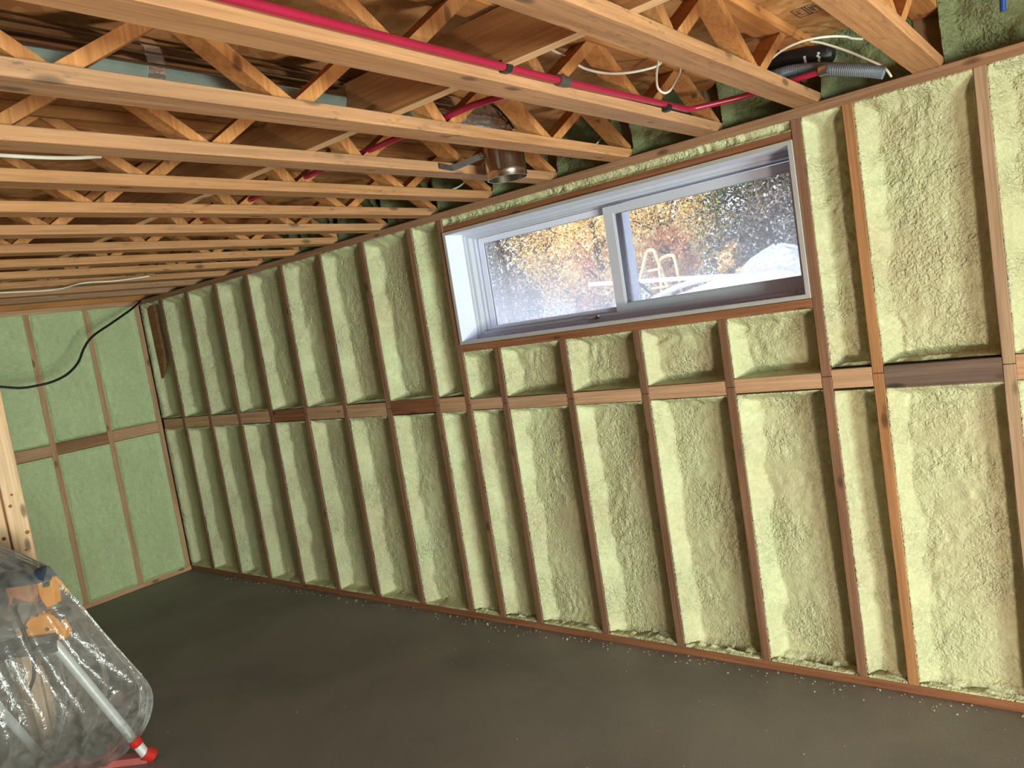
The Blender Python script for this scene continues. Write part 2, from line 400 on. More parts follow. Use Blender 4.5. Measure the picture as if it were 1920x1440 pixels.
# ------------------------------------------------------------------ spray foam cells
rng = random.Random(4)
def foam_cell(name, org, u, n, wid, z0, z1, depth, mat, res=0.011, lw=0.06, rw=0.012, tw=0.05, bw=0.006, seed=1, rough=1.0, coat=0.0015, scoop=0.0):
    """foam filling a framing bay. org = bottom corner on the stud face plane, u = along the wall, n = into the wall"""
    nu = max(8, int(wid / res)); nv = max(8, int((z1 - z0) / (res * 1.25)))
    # denser samples near the sides
    a = np.linspace(0, 1, nu + 1); b = np.linspace(0, 1, nv + 1)
    b = np.concatenate([[0, 0.004, 0.009], b[1:]]) if bw > 0 else b
    A, B = np.meshgrid(a, b); X = A * wid; Z = B * (z1 - z0)
    sx, sz = seed * 3.17, seed * 7.3
    wob = fbm(Z * 9 + sz, Z * 0 + sx, seed, 3)                   # edges of the sprayed pass wander up the bay
    wob2 = fbm(Z * 13 + sx, Z * 0 + sz + 9, seed + 5, 3)
    wobx = fbm(X * 12 + sx, X * 0 + sz + 3, seed + 8, 3)
    l = np.clip(X / np.maximum(lw * (1 + 0.75 * wob), 0.004), 0, 1); r = smooth((wid - X) / np.maximum(rw * (1 + 0.9 * wob2), 0.003))
    t = smooth((z1 - z0 - Z) / (tw * (1 + 0.9 * wobx))); bt = smooth(Z / max(bw, 1e-4) ) if bw > 0 else 1
    if bw > 0: bt = smooth(Z / (bw * (1 + 0.8 * wobx)))
    prof = np.minimum(np.minimum(l, r), np.minimum(t, bt))
    dep = depth * (1 + 0.30 * fbm(X * 4 + sx, Z * 2.2 + sz, seed + 2, 2))
    dep = dep * (1 + scoop * np.exp(-(Z / .045) ** 2) * np.sin(PI * np.clip(A, 0, 1)) ** .5)
    Y = prof * dep
    wr = fbm(X * 42 + 6 * vnoise(X * 9, Z * 9, seed) + sx, Z * 30 + sz, seed + 3, 2)
    amp = 0.0052 * rough * (0.45 + 1.3 * smooth(vnoise(X * 5 + sx, Z * 3 + sz, seed + 4) + 0.5))
    Y = Y + wr * amp * smooth(prof * 2)
    Y = np.maximum(Y, coat)
    Y[:, 0] = 0.004; Y[:, -1] = np.maximum(Y[:, -1], 0.004)
    u = np.array(u, float); n_ = np.array(n, float); o = np.array(org, float)
    P = o[None, None, :] + X[..., None] * u + Z[..., None] * np.array((0, 0, 1.0)) + Y[..., None] * n_
    h, w_ = A.shape; front = P.reshape(-1, 3)
    idx = np.arange(h * w_).reshape(h, w_)
    f = np.stack([idx[:-1, :-1], idx[:-1, 1:], idx[1:, 1:], idx[1:, :-1]], -1).reshape(-1, 4)
    # closed back so the cell is a solid body
    back_y = 0.135
    ring = list(idx[0, :]) + list(idx[1:, -1]) + list(idx[-1, -2::-1]) + list(idx[-2:0:-1, 0])
    Bk = []
    for i in ring:
        p = front[i].copy(); d = np.dot(p - o, n_); Bk.append(p + n_ * (back_y - d))
    nb = len(front); verts = np.concatenate([front, np.array(Bk)]); faces = [tuple(q) for q in f]
    k = len(ring)
    for i in range(k):
        j = (i + 1) % k; faces.append((ring[j], ring[i], nb + i, nb + j))
    faces.append(tuple(nb + i for i in range(k)))
    me = bpy.data.meshes.new(name); me.from_pydata(verts.tolist(), [], [tuple(map(int, q)) for q in faces]); me.update()
    me.materials.append(mat); me.polygons.foreach_set('use_smooth', [True] * len(f) + [False] * (k + 1))
    ob = bpy.data.objects.new(name, me); C.objects.link(ob)
    import bmesh
    bm = bmesh.new(); bm.from_mesh(me); bmesh.ops.recalc_face_normals(bm, faces=bm.faces); bm.to_mesh(me); bm.free()
    return ob

# ------------------------------------------------------------------ window wall framing
def stud_mesh(name, mat, x, z0, z1, notch=None, dep=0.14, wid=0.038, seed=0):
    """stud with its face on y = 0; saw kerf where the two lengths meet; slightly wavy edges"""
    zs = sorted(set([z0, z1] + ([notch - 0.0015, notch + 0.0015] if notch else []) + list(np.arange(z0 + 0.12, z1 - 0.05, 0.16))))
    v = []; r = random.Random(seed)
    for z in zs:
        inn = notch is not None and abs(z - notch) < 0.002
        e0 = r.uniform(-.0008, .0008); e1 = r.uniform(-.0008, .0008)
        hw = wid / 2
        v += [(x - hw + e0, 0.0025, z), (x - hw + e0 + .0025, 0.0, z), (x + hw + e1 - .0025, 0.0, z), (x + hw + e1, 0.0025, z), (x + hw, dep, z), (x - hw, dep, z)]
    # kerf: extra ring pushed in
    f = []
    nring = len(zs)
    rings = [list(range(i * 6, i * 6 + 6)) for i in range(nring)]
    for i in range(nring - 1):
        a, b = rings[i], rings[i + 1]
        if notch and abs((zs[i] + zs[i+1]) / 2 - notch) < 0.001:
            # recess of 6 mm between the two rings
            n0 = len(v)
            for rr in (a, b):
                for k in range(6):
                    p = v[rr[k]]; v.append((p[0] + (0.003 if p[0] < x else -0.003), max(p[1], 0.0) + (0.007 if k in (0, 1, 2, 3) else -0.001), p[2]))
            A2 = [n0 + k for k in range(6)]; B2 = [n0 + 6 + k for k in range(6)]
            for k in range(6):
                k2 = (k + 1) % 6
                f += [(a[k], a[k2], A2[k2], A2[k]), (A2[k], A2[k2], B2[k2], B2[k]), (B2[k], B2[k2], b[k2], b[k])]
        else:
            for k in range(6):
                k2 = (k + 1) % 6; f.append((a[k], a[k2], b[k2], b[k]))
    f.append(tuple(rings[0][::-1])); f.append(tuple(rings[-1]))
    m = MB(); m.add(v, f); return m.build(name, mat)

# x of the stud centres, lower end, upper end, material, name, description
XS = [0.348, 0.752, 1.158, 1.564, 1.969, 2.379, 2.786, 3.194, 3.430, 3.689, 4.104, 4.513, 4.918, 5.309, 5.494, 5.904, 6.310]
BZ = [1.249] * 8 + [1.240, 1.236, 1.236, 1.238, 1.240, 1.245, 1.245, 1.245, 1.245]
SILL0 = 1.527
for i, x in enumerate(XS):
    crip = 9 <= i <= 12
    mat = W_STUDO if i == 14 else (W_STUDP if i == 15 else W_STUD)
    top = SILL0 if crip else ZT
    o = stud_mesh('cripple_stud' if crip else 'wall_stud', mat, x, 0.038, top, notch=BZ[i] + (0.012 if i > 12 else 0.0), seed=i)
    if crip:
        lab = ORD[i - 9] + ' from the left of four short brown studs standing under the window sill'
        tag(o, lab, 'stud', 'cripple studs under the window')
    elif i < 8:
        tag(o, 'reddish brown wall stud left of the window, %s one out from the far corner' % ORD[i], 'stud', 'studs of the window wall')
    else:
        tag(o, {8: 'brown wall stud standing tight against the left side of the window',
                13: 'brown wall stud standing tight against the right side of the window',
                14: 'orange brown wall stud, first one right of the window, darker chipped foot',
                15: 'pale greyish wall stud at the right end of the window wall',
                16: 'brown wall stud beyond the pale one, at the far right edge'}[i], 'stud', 'studs of the window wall')

m = MB(); m.box((-0.142, 0.0, 0.0), (6.33, 0.14, 0.038), ch=0.002)
tag(m.build('bottom_plate', W_SILL), 'long reddish bottom plate lying on the concrete under the window wall', 'plate')
m = MB(); m.box((-0.142, 0.0, ZT), (6.33, 0.14, H), ch=0.002)
tag(m.build('top_plate', W_PLATE), 'long brown top plate capping the studs of the window wall', 'plate')
m = MB(); m.box((3.449, 0.0, SILL0), (5.290, 0.14, 1.564), ch=0.002)
tag(m.build('window_sill_plate', W_SILL), 'reddish brown rough sill board directly below the white window', 'sill')
m = MB(); m.box((3.449, 0.004, 2.169), (5.290, 0.14, 2.2), ch=0.002)
tag(m.build('window_header', W_SILL), 'dark reddish header board directly above the white window', 'header')
# foam squeezed between header and top plate
ob = foam_cell('foam_strip', (3.449, 0, 2.2), (1, 0, 0), (0, 1, 0), 1.841, 0, 0.039, 0.016, FOAM, res=0.008, lw=.01, rw=.01, tw=.012, bw=.012, seed=77, rough=2.2, coat=-0.004)
tag(ob, 'thin ragged strip of pale green foam squeezed above the window header', 'insulation')

# blocking boards between the studs
for i in range(-1, 16):
    xa = 0.019 if i < 0 else XS[i] + 0.0192
    xb = XS[i + 1] - 0.0192
    zc = BZ[max(i, 0)]
    hh = 0.082 if i < 8 else (0.060 if i < 13 else 0.086)
    if i == 13: hh = 0.074
    rr = random.Random(50 + i); zc += rr.uniform(-.003, .003)
    mat = W_BLK
    if i in (3, 6): mat = W_BLKR
    if i == 14: mat = W_BLKD; zc -= 0.006
    m = MB(); m.box((xa, 0.001 + rr.uniform(0, .002), zc - hh / 2), (xb, 0.036, zc + hh / 2), ch=0.0018)
    o = m.build('blocking_board', mat)
    if i < 0: lab = 'tan blocking board wedged in the far corner of the window wall'
    elif i < 7: lab = '%s blocking board left of the window, in the %s gap from the far corner' % ({3: 'dark red', 6: 'dark red'}.get(i, 'tan'), ORD[i + 1])
    elif i == 7: lab = 'tan blocking board in the last narrow gap left of the window'
    elif i < 13: lab = 'tan blocking board under the window, %s from the left of five' % ORD[i - 8]
    elif i == 13: lab = 'short pale blocking board between window side stud and orange stud'
    elif i == 14: lab = 'weathered dark grey blocking board in the wide bay right of the window'
    else: lab = 'tan blocking board cut off by the right edge of the photo'
    tag(o, lab, 'blocking', 'blocking boards of the window wall')

# foam cells of the window wall
def cell_labels(i, up):
    pos = 'above' if up else 'below'
    if i < 0: return 'pale green spray foam in the far corner bay of the window wall, %s the blocking' % pos
    if i < 7: return 'pale green spray foam %s the blocking, %s full bay from the far corner' % (pos, ORD[i + 1])
    if i == 7: return 'narrow spray foam panel %s the blocking just left of the window' % pos
    if i < 13: return ('short' if up else 'tall') + ' spray foam panel under the window %s the blocking, %s from the left' % (pos, ORD[i - 8])
    if i == 13: return 'narrow mint spray foam panel %s the blocking just right of the window' % pos
    if i == 14: return 'wide mint spray foam panel %s the dark grey blocking' % pos
    return 'bright mint spray foam %s the blocking at the right photo edge' % pos
for i in range(-1, 16):
    xa = 0.0 if i < 0 else XS[i] + 0.0194
    xb = XS[i + 1] - 0.0194
    wd = xb - xa; zc = BZ[max(i, 0)]; hh = (0.082 if i < 8 else (0.060 if i < 13 else 0.086)) / 2
    top = SILL0 if 8 <= i <= 12 else ZT
    near = XS[i + 1] > 3.3
    res = 0.0075 if near else 0.010
    dp = [0.080, 0.074, 0.084, 0.070, 0.078][i % 5]
    if i == 14: dp = 0.068
    if i < 2: dp = 0.075
    lw = 0.058 if wd > .3 else 0.04
    if i == 14: lw = 0.048
    if i < 0: lw = 0.02
    for up in (False, True):
        z0, z1 = (zc + hh + .003, top) if up else (0.038, zc - hh - .003)
        o = foam_cell('spray_foam_panel', (xa, 0, z0), (1, 0, 0), (0, 1, 0), wd, 0, z1 - z0, dp, FOAM, res=res,
                      lw=lw * (1.0 if up else 1.1), rw=0.008, tw=0.035 if not up else 0.045, bw=0.004 if up else 0.02, seed=i * 2 + up + 11, scoop=0.45 if up else 0.1,
                      rough=1.5 if (up and 8 <= i <= 15) else (1.0 if i >= 5 else 0.8))
        tag(o, cell_labels(i, up), 'insulation', 'spray foam panels of the window wall')

# reddish exposed wood patch in the far corner
m = MB(); m.add([(0.05, .045, 1.62), (0.12, .04, 1.68), (0.16, .04, 1.82), (0.15, .04, 2.22), (0.03, .045, 2.22),
                 (0.05, .06, 1.62), (0.12, .06, 1.68), (0.16, .06, 1.82), (0.15, .06, 2.22), (0.03, .06, 2.22)],
                [(0,1,2,3,4),(9,8,7,6,5),(0,5,6,1),(1,6,7,2),(2,7,8,3),(3,8,9,4),(4,9,5,0)])
tag(m.build('corner_board', W_SILL), 'reddish board left bare of foam high up in the far corner', 'board')

# ------------------------------------------------------------------ far wall
YF = [-0.023, -0.422, -0.836, -1.24, -1.65]
for k, y in enumerate(YF):
    m = MB(); m.box((-0.14, y - .019, 0.038), (0, y + .019, ZT), ch=0.002)
    tag(m.build('wall_stud', W_FAR), ['tan stud standing in the far corner beside the window wall', 'tan far wall stud, second from the corner, rust streak near its foot',
        'tan far wall stud, third from the corner, crossed by the black cable', 'tan far wall stud, fourth from the corner, left edge of the photo',
        'tan far wall stud hidden behind the pale post'][k], 'stud', 'studs of the far wall')
m = MB(); m.box((-0.14, -1.70, 0), (0, -0.001, 0.038), ch=0.002)
tag(m.build('bottom_plate', W_FARH), 'tan bottom plate on the concrete along the far wall', 'plate')
m = MB(); m.box((-0.14, -1.70, ZT), (0, -0.001, H), ch=0.002)
tag(m.build('top_plate', W_FARH), 'tan top plate along the far wall under the last truss', 'plate')
for k in range(4):
    ya, yb = YF[k] - .0192, YF[k + 1] + .0192
    zc = 1.236 - 0.004 * k; hh = .043
    m = MB(); m.box((-0.036, yb, zc - hh), (-0.001, ya, zc + hh), ch=0.0018)
    tag(m.build('blocking_board', W_FARD if k == 1 else W_FARH), ['tan blocking board of the far wall, nearest to the corner', 'dark brown blocking board of the far wall between two tan ones',
        'tan blocking board of the far wall next to the pale post', 'tan blocking board of the far wall behind the pale post'][k], 'blocking', 'blocking boards of the far wall')
    for up in (False, True):
        z0, z1 = (zc + hh + .003, ZT) if up else (0.038, zc - hh - .003)
        o = foam_cell('spray_foam_panel', (0, ya, z0), (0, -1, 0), (-1, 0, 0), ya - yb, 0, z1 - z0, 0.022, FOAMF, res=0.012,
                      lw=0.02, rw=0.02, tw=0.02, bw=0.012, seed=200 + k * 2 + up, rough=0.8)
        tag(o, ['nearest the corner', 'second from the corner', 'third from the corner', 'behind the pale post'][k].join(['flat green spray foam panel of the far wall %s the blocking, ' % ('above' if up else 'below'), '']),
            'insulation', 'spray foam panels of the far wall')

# ------------------------------------------------------------------ window
def window():
    root = empty('window_1', (0, 0, 0)); root['kind'] = 'structure'
    T = 0.016; x0, x1, z0, z1 = WX0 + .001, WX1 - .001, WZ0 + .001, WZ1 - .001
    # painted liner box with a raw edge facing the room
    m = MB(); d = 0.158
    for lo, hi in (((x0, z0), (x1, z0 + T)), ((x0, z1 - T), (x1, z1)), ((x0, z0 + T), (x0 + T, z1 - T)), ((x1 - T, z0 + T), (x1, z1 - T))):
        m.box((lo[0], -0.008, lo[1]), (hi[0], -0.004, hi[1]), 1)
        m.box((lo[0], -0.004, lo[1]), (hi[0], d, hi[1]), 0)
    m.build('liner_box', [JAMB, EDGE], root)
    # vinyl outer frame: stepped profile
    fx0, fx1, fz0, fz1 = x0 + T, x1 - T, z0 + T, z1 - T
    def ring(m, a0, a1, c0, c1, wl, wr, wb, wt, ya, yb, mi=0):
        m.box((a0, ya, c0), (a1, yb, c0 + wb), mi); m.box((a0, ya, c1 - wt), (a1, yb, c1), mi)
        m.box((a0, ya, c0 + wb), (a0 + wl, yb, c1 - wt), mi); m.box((a1 - wr, ya, c0 + wb), (a1, yb, c1 - wt), mi)
    m = MB()
    ring(m, fx0, fx1, fz0, fz1, .012, .012, .020, .014, 0.128, 0.225)
    ring(m, fx0 + .012, fx1 - .012, fz0 + .020, fz1 - .014, .016, .012, .016, .010, 0.142, 0.225)
    ring(m, fx0 + .028, fx1 - .024, fz0 + .036, fz1 - .024, .014, .006, .006, .006, 0.176, 0.225)
    m.build('frame', WHITE, root)
    # fixed left pane in its beads (behind), sliding right sash (in front)
    zb, zt = 1.640, 2.092
    m = MB(); ring(m, 3.523, 4.42, fz0 + .036, 2.118, .034, .04, .024, .03, 0.188, 0.212)
    m.box((4.4205, 0.176, fz0 + .04), (4.428, 0.246, 2.116))
    s1 = m.build('fixed_sash', JAMB, root)
    m = MB(); m.box((3.556, 0.198, 1.638), (4.382, 0.202, 2.090)); m.build('pane', GLASS, s1)
    m = MB(); ring(m, 3.5565, 4.3825, 1.6375, 2.0905, .004, .004, .004, .004, 0.193, 0.197); m.build('spacer', SEAL, s1)
    m = MB(); ring(m, 4.346, fx1 - .014, fz0 + .022, 2.112, .050, .038, .046, .034, 0.146, 0.174)
    ring(m, 4.396, fx1 - .052, fz0 + .068, 2.078, .005, .005, .005, .005, 0.150, 0.174)
    s2 = m.build('sliding_sash', WHITE, root)
    m = MB(); m.box((4.402, 0.166, fz0 + .072), (fx1 - .056, 0.170, 2.074)); m.build('pane', GLASS, s2)
    m = MB(); ring(m, 4.4015, fx1 - .0555, fz0 + .0715, 2.0745, .003, .003, .003, .003, 0.1605, 0.1645); m.build('spacer', SEAL, s2)
    # dark strip painted in for the shadow gap above the sash
    m = MB(); m.box((4.30, 0.139, 2.114), (fx1 - .013, 0.1415, 2.1165)); m.build('track_shadow_strip', SEAL, root)
    # latch
    m = MB(); m.tube([(4.19, 0.118, 1.604), (4.25, 0.118, 1.607)], 0.006, 10); m.box((4.196, .118, 1.598), (4.240, .1277, 1.606)); m.tube([(4.250, 0.112, 1.607), (4.250, 0.1278, 1.607)], 0.009, 12)
    auto_smooth(m.build('latch', METAL, root))
    # folding security bar lying along the bottom rail
    m = MB(); m.box((4.64, .100, 1.584), (5.235, .112, 1.593)); m.box((4.93, .096, 1.586), (5.20, .116, 1.597)); m.tube([(5.215, .10, 1.592), (5.235, .10, 1.592)], .008, 10)
    m.box((5.225, .094, 1.5825), (5.250, .1277, 1.602))
    m.build('security_bar', GREYM, root)
GREYM = plain('grey_metal_bar', (0.45, 0.45, 0.50), 0.4, metal=0.3)

def glass_mat():
    m, nt, b = nmat('dusty_window_glass'); L = nt.links.new
    out = nt.nodes['Material Output']; nt.nodes.remove(b)
    tr = N(nt, 'ShaderNodeBsdfTransparent'); tr.inputs[0].default_value = (0.95, 0.97, 0.97, 1)
    gl = N(nt, 'ShaderNodeBsdfGlossy', Roughness=0.03); gl.inputs[0].default_value = (1, 1, 1, 1)
    fr = N(nt, 'ShaderNodeFresnel', IOR=1.45)
    m1 = N(nt, 'ShaderNodeMixShader'); L(fr.outputs[0], m1.inputs[0]); L(tr.outputs[0], m1.inputs[1]); L(gl.outputs[0], m1.inputs[2])
    du = N(nt, 'ShaderNodeBsdfTranslucent'); du.inputs[0].default_value = (0.93, 0.93, 0.98, 1)
    tc = N(nt, 'ShaderNodeTexCoord'); sp = N(nt, 'ShaderNodeSeparateXYZ'); L(tc.outputs['Object'], sp.inputs[0])
    # dust film settled on the lower part of the glass
    mr = N(nt, 'ShaderNodeMapRange'); mr.inputs['From Min'].default_value = 1.62; mr.inputs['From Max'].default_value = 2.02
    mr.inputs['To Min'].default_value = 0.60; mr.inputs['To Max'].default_value = 0.04; L(sp.outputs[2], mr.inputs['Value'])
    mx = N(nt, 'ShaderNodeMapRange'); mx.inputs['From Min'].default_value = 3.55; mx.inputs['From Max'].default_value = 4.8
    mx.inputs['To Min'].default_value = 1.25; mx.inputs['To Max'].default_value = 0.55; L(sp.outputs[0], mx.inputs['Value'])
    n = N(nt, 'ShaderNodeTexNoise', Scale=130.0, Detail=6.0, Roughness=0.7); L(tc.outputs['Object'], n.inputs['Vector'])
    r = ramp(nt, [(0.35, (0.55,) * 3), (0.65, (1.25,) * 3)]); L(n.outputs['Fac'], r.inputs[0])
    a = N(nt, 'ShaderNodeMath', operation='MULTIPLY'); L(mr.outputs[0], a.inputs[0]); L(mx.outputs[0], a.inputs[1])
    c = N(nt, 'ShaderNodeMath', operation='MULTIPLY'); L(a.outputs[0], c.inputs[0]); L(r.outputs[0], c.inputs[1]); c.use_clamp = True
    m2 = N(nt, 'ShaderNodeMixShader'); L(c.outputs[0], m2.inputs[0]); L(m1.outputs[0], m2.inputs[1]); L(du.outputs[0], m2.inputs[2])
    L(m2.outputs[0], out.inputs['Surface']); return m
GLASS = glass_mat()
window()

# ------------------------------------------------------------------ floor trusses
XT = [5.710, 5.310, 4.918, 4.510, 4.095, 3.700, 3.290, 2.880, 2.460, 2.050, 1.640, 1.225, 0.810, 0.400]
CW, CT = 0.089, 0.038
NODES = [-0.55 - 0.583 * k for k in range(7)]      # bottom nodes
def truss(x, k):
    root = empty('floor_truss', (x + CW / 2, 0, H))
    def L_(o): return o
    cx = 0.0
    m = MB(); m.box((-CW / 2, -5.28, 0.0), (CW / 2, 0.115, CT), ch=0.002); m.build('bottom_chord', W_CH, root)
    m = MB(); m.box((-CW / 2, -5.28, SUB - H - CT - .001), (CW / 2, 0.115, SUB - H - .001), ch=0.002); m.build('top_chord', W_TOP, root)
    zb, zt = CT + .001, SUB - H - CT - .002
    def web(yb, yt):
        # board on the slant, ends cut level with the chords
        hw = 0.029; wx = 0.032; dz = 0.0
        v = []
        for xx in (-wx, wx):
            v += [(xx, yb - hw, zb), (xx, yb + hw, zb), (xx, yt + hw, zt), (xx, yt - hw, zt)]
        m = MB(); m.add(v, [(0,1,2,3),(7,6,5,4),(0,4,5,1),(1,5,6,2),(2,6,7,3),(3,7,4,0)])
        m.build('web', W_WEB, root)
    if k > 1: web(0.060, -0.215)
    web(NODES[0] + .029, -0.275)
    for i, n in enumerate(NODES):
        top = n - 0.2915
        a, b_ = top + .029, top - .029
        if i == 1: a, b_ = -1.290, -1.478
        web(n - .029, a)
        if i + 1 < len(NODES): web(NODES[i + 1] + .029, b_)
    return root
for k, x in enumerate(XT):
    t = truss(x, k)
    if k == 0: lab = 'wide pale floor truss nearest the camera, chord running out over the wide mint foam bay'
    elif k == 1: lab = 'second floor truss from the right, scaly pale chord ending above the window right corner'
    elif k == 2: lab = 'third floor truss from the right, the red pipe runs along it'
    elif k == 3: lab = 'fourth floor truss from the right, just in front of the round steel pipe'
    elif k == 4: lab = 'fifth floor truss from the right, steel strap screwed to it behind the round pipe'
    else: lab = 'orange brown floor truss, %s one from the far wall of those beyond the steel pipe' % ORD[13 - k]
    tag(t, lab, 'truss', 'floor trusses overhead')

# board through the trusses
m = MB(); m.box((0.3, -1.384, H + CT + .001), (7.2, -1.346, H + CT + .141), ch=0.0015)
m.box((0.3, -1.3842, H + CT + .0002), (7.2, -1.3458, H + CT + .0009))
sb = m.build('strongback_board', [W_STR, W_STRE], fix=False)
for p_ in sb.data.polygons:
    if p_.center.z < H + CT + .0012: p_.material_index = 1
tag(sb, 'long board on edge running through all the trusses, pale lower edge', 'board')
m = MB(); m.box((-0.139, -5.28, H + .0005), (0.0, 0.139, SUB - .001), ch=0.002)
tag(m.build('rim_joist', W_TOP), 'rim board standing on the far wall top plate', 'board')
# rim foam between the truss ends
edges = [(0.0, XT[13])] + [(XT[k + 1] + CW, XT[k]) for k in range(12, -1, -1)] + [(XT[0] + CW, 6.9)]
for k, (xa, xb) in enumerate(edges):
    wd = xb - xa - .004
    nu, nv = max(10, int(wd / .012)), 20
    A, B = np.meshgrid(np.linspace(0, 1, nu + 1), np.linspace(0, 1, nv + 1)); X = A * wd; Z = B * (SUB - H - .002)
    s = 300 + k
    bul = fbm(X * 7 + s, Z * 7, s, 3)
    Y = 0.095 + 0.05 * bul - 0.05 * smooth((Z - .15) / .08) * (0.6 + bul) - 0.03 * smooth(1 - np.minimum(X, wd - X) / .05)
    Y += 0.008 * fbm(X * 40, Z * 40, s + 3, 2)
    Y = np.clip(Y, 0.0, 0.139)
    P = np.stack([xa + .002 + X, Y, H + .001 + Z], -1).reshape(-1, 3); h, w_ = A.shape; idx = np.arange(h * w_).reshape(h, w_)
    f = [tuple(q) for q in np.stack([idx[:-1, :-1], idx[:-1, 1:], idx[1:, 1:], idx[1:, :-1]], -1).reshape(-1, 4)]
    ring = list(idx[0, :]) + list(idx[1:, -1]) + list(idx[-1, -2::-1]) + list(idx[-2:0:-1, 0]); nb = len(P)
    Bk = [(P[i][0], 0.1395, P[i][2]) for i in ring]
    faces = f + [(ring[(i + 1) % len(ring)], ring[i], nb + i, nb + (i + 1) % len(ring)) for i in range(len(ring))] + [tuple(nb + i for i in range(len(ring)))]
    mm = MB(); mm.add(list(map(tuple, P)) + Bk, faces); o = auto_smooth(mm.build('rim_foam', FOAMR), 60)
    lab = ('shade-darkened green spray foam filling the rim at the top right corner of the photo' if k == 14 else
           'shade-darkened green rim foam between truss ends, above the window' if 0 else
           'shade-darkened green rim foam in the %s gap between truss ends counted from the far wall' % ORD[k])
    tag(o, lab, 'insulation', 'rim foam between the truss ends')

# ------------------------------------------------------------------ red pipe
def pipe_root():
    root = empty('red_pipe', (5.05, -1.2, 2.32)); W = lambda p: tuple(np.array(p) - np.array((5.05, -1.2, 2.32)))
    main = spline([(5.024, -4.3, 2.320), (5.023, -3.0, 2.315), (5.022, -2.10, 2.311), (5.022, -1.37, 2.311), (5.022, -1.0, 2.314), (5.022, -0.52, 2.322), (5.024, -0.31, 2.323)], 6)
    main += spline([(5.032, -0.282, 2.324), (5.06, -0.255, 2.327), (5.207, -0.165, 2.337), (5.365, -0.150, 2.343), (5.45, -0.135, 2.346)], 5)
    m = MB(); m.tube([W(p) for p in main], 0.0105, 14); auto_smooth(m.build('pipe_run', RED, root))
    m = MB(); m.tube([W((5.03, -1.11, 2.322)), W((4.7, -1.13, 2.338)), W((4.2, -1.10, 2.338)), W((3.4, -1.075, 2.338)), W((2.6, -1.06, 2.338))], 0.0105, 14)
    auto_smooth(m.build('pipe_branch', RED, root))
    for y in (-1.37, -0.46):
        m = MB(); m.tube([W((5.022, y - .012, 2.313)), W((5.022, y + .012, 2.313))], 0.0145, 14)
        m.box(W((5.008, y - .014, 2.300)), W((5.022, y + .014, 2.330))); m.build('pipe_clip', BLACK, root)
    m = MB(); m.tube([W((5.022, -1.135, 2.3135)), W((5.022, -1.085, 2.3135))], 0.0155, 14); auto_smooth(m.build('pipe_coupling', STRAPM, root))
    m = MB(); m.tube([W((5.45, -0.135, 2.346)), W((5.478, -0.135, 2.347))], 0.017, 12); m.build('pipe_end_fitting', METAL, root)
    tag(root, 'long magenta red pipe clipped along a truss, with branch across the trusses', 'pipe')
pipe_root()

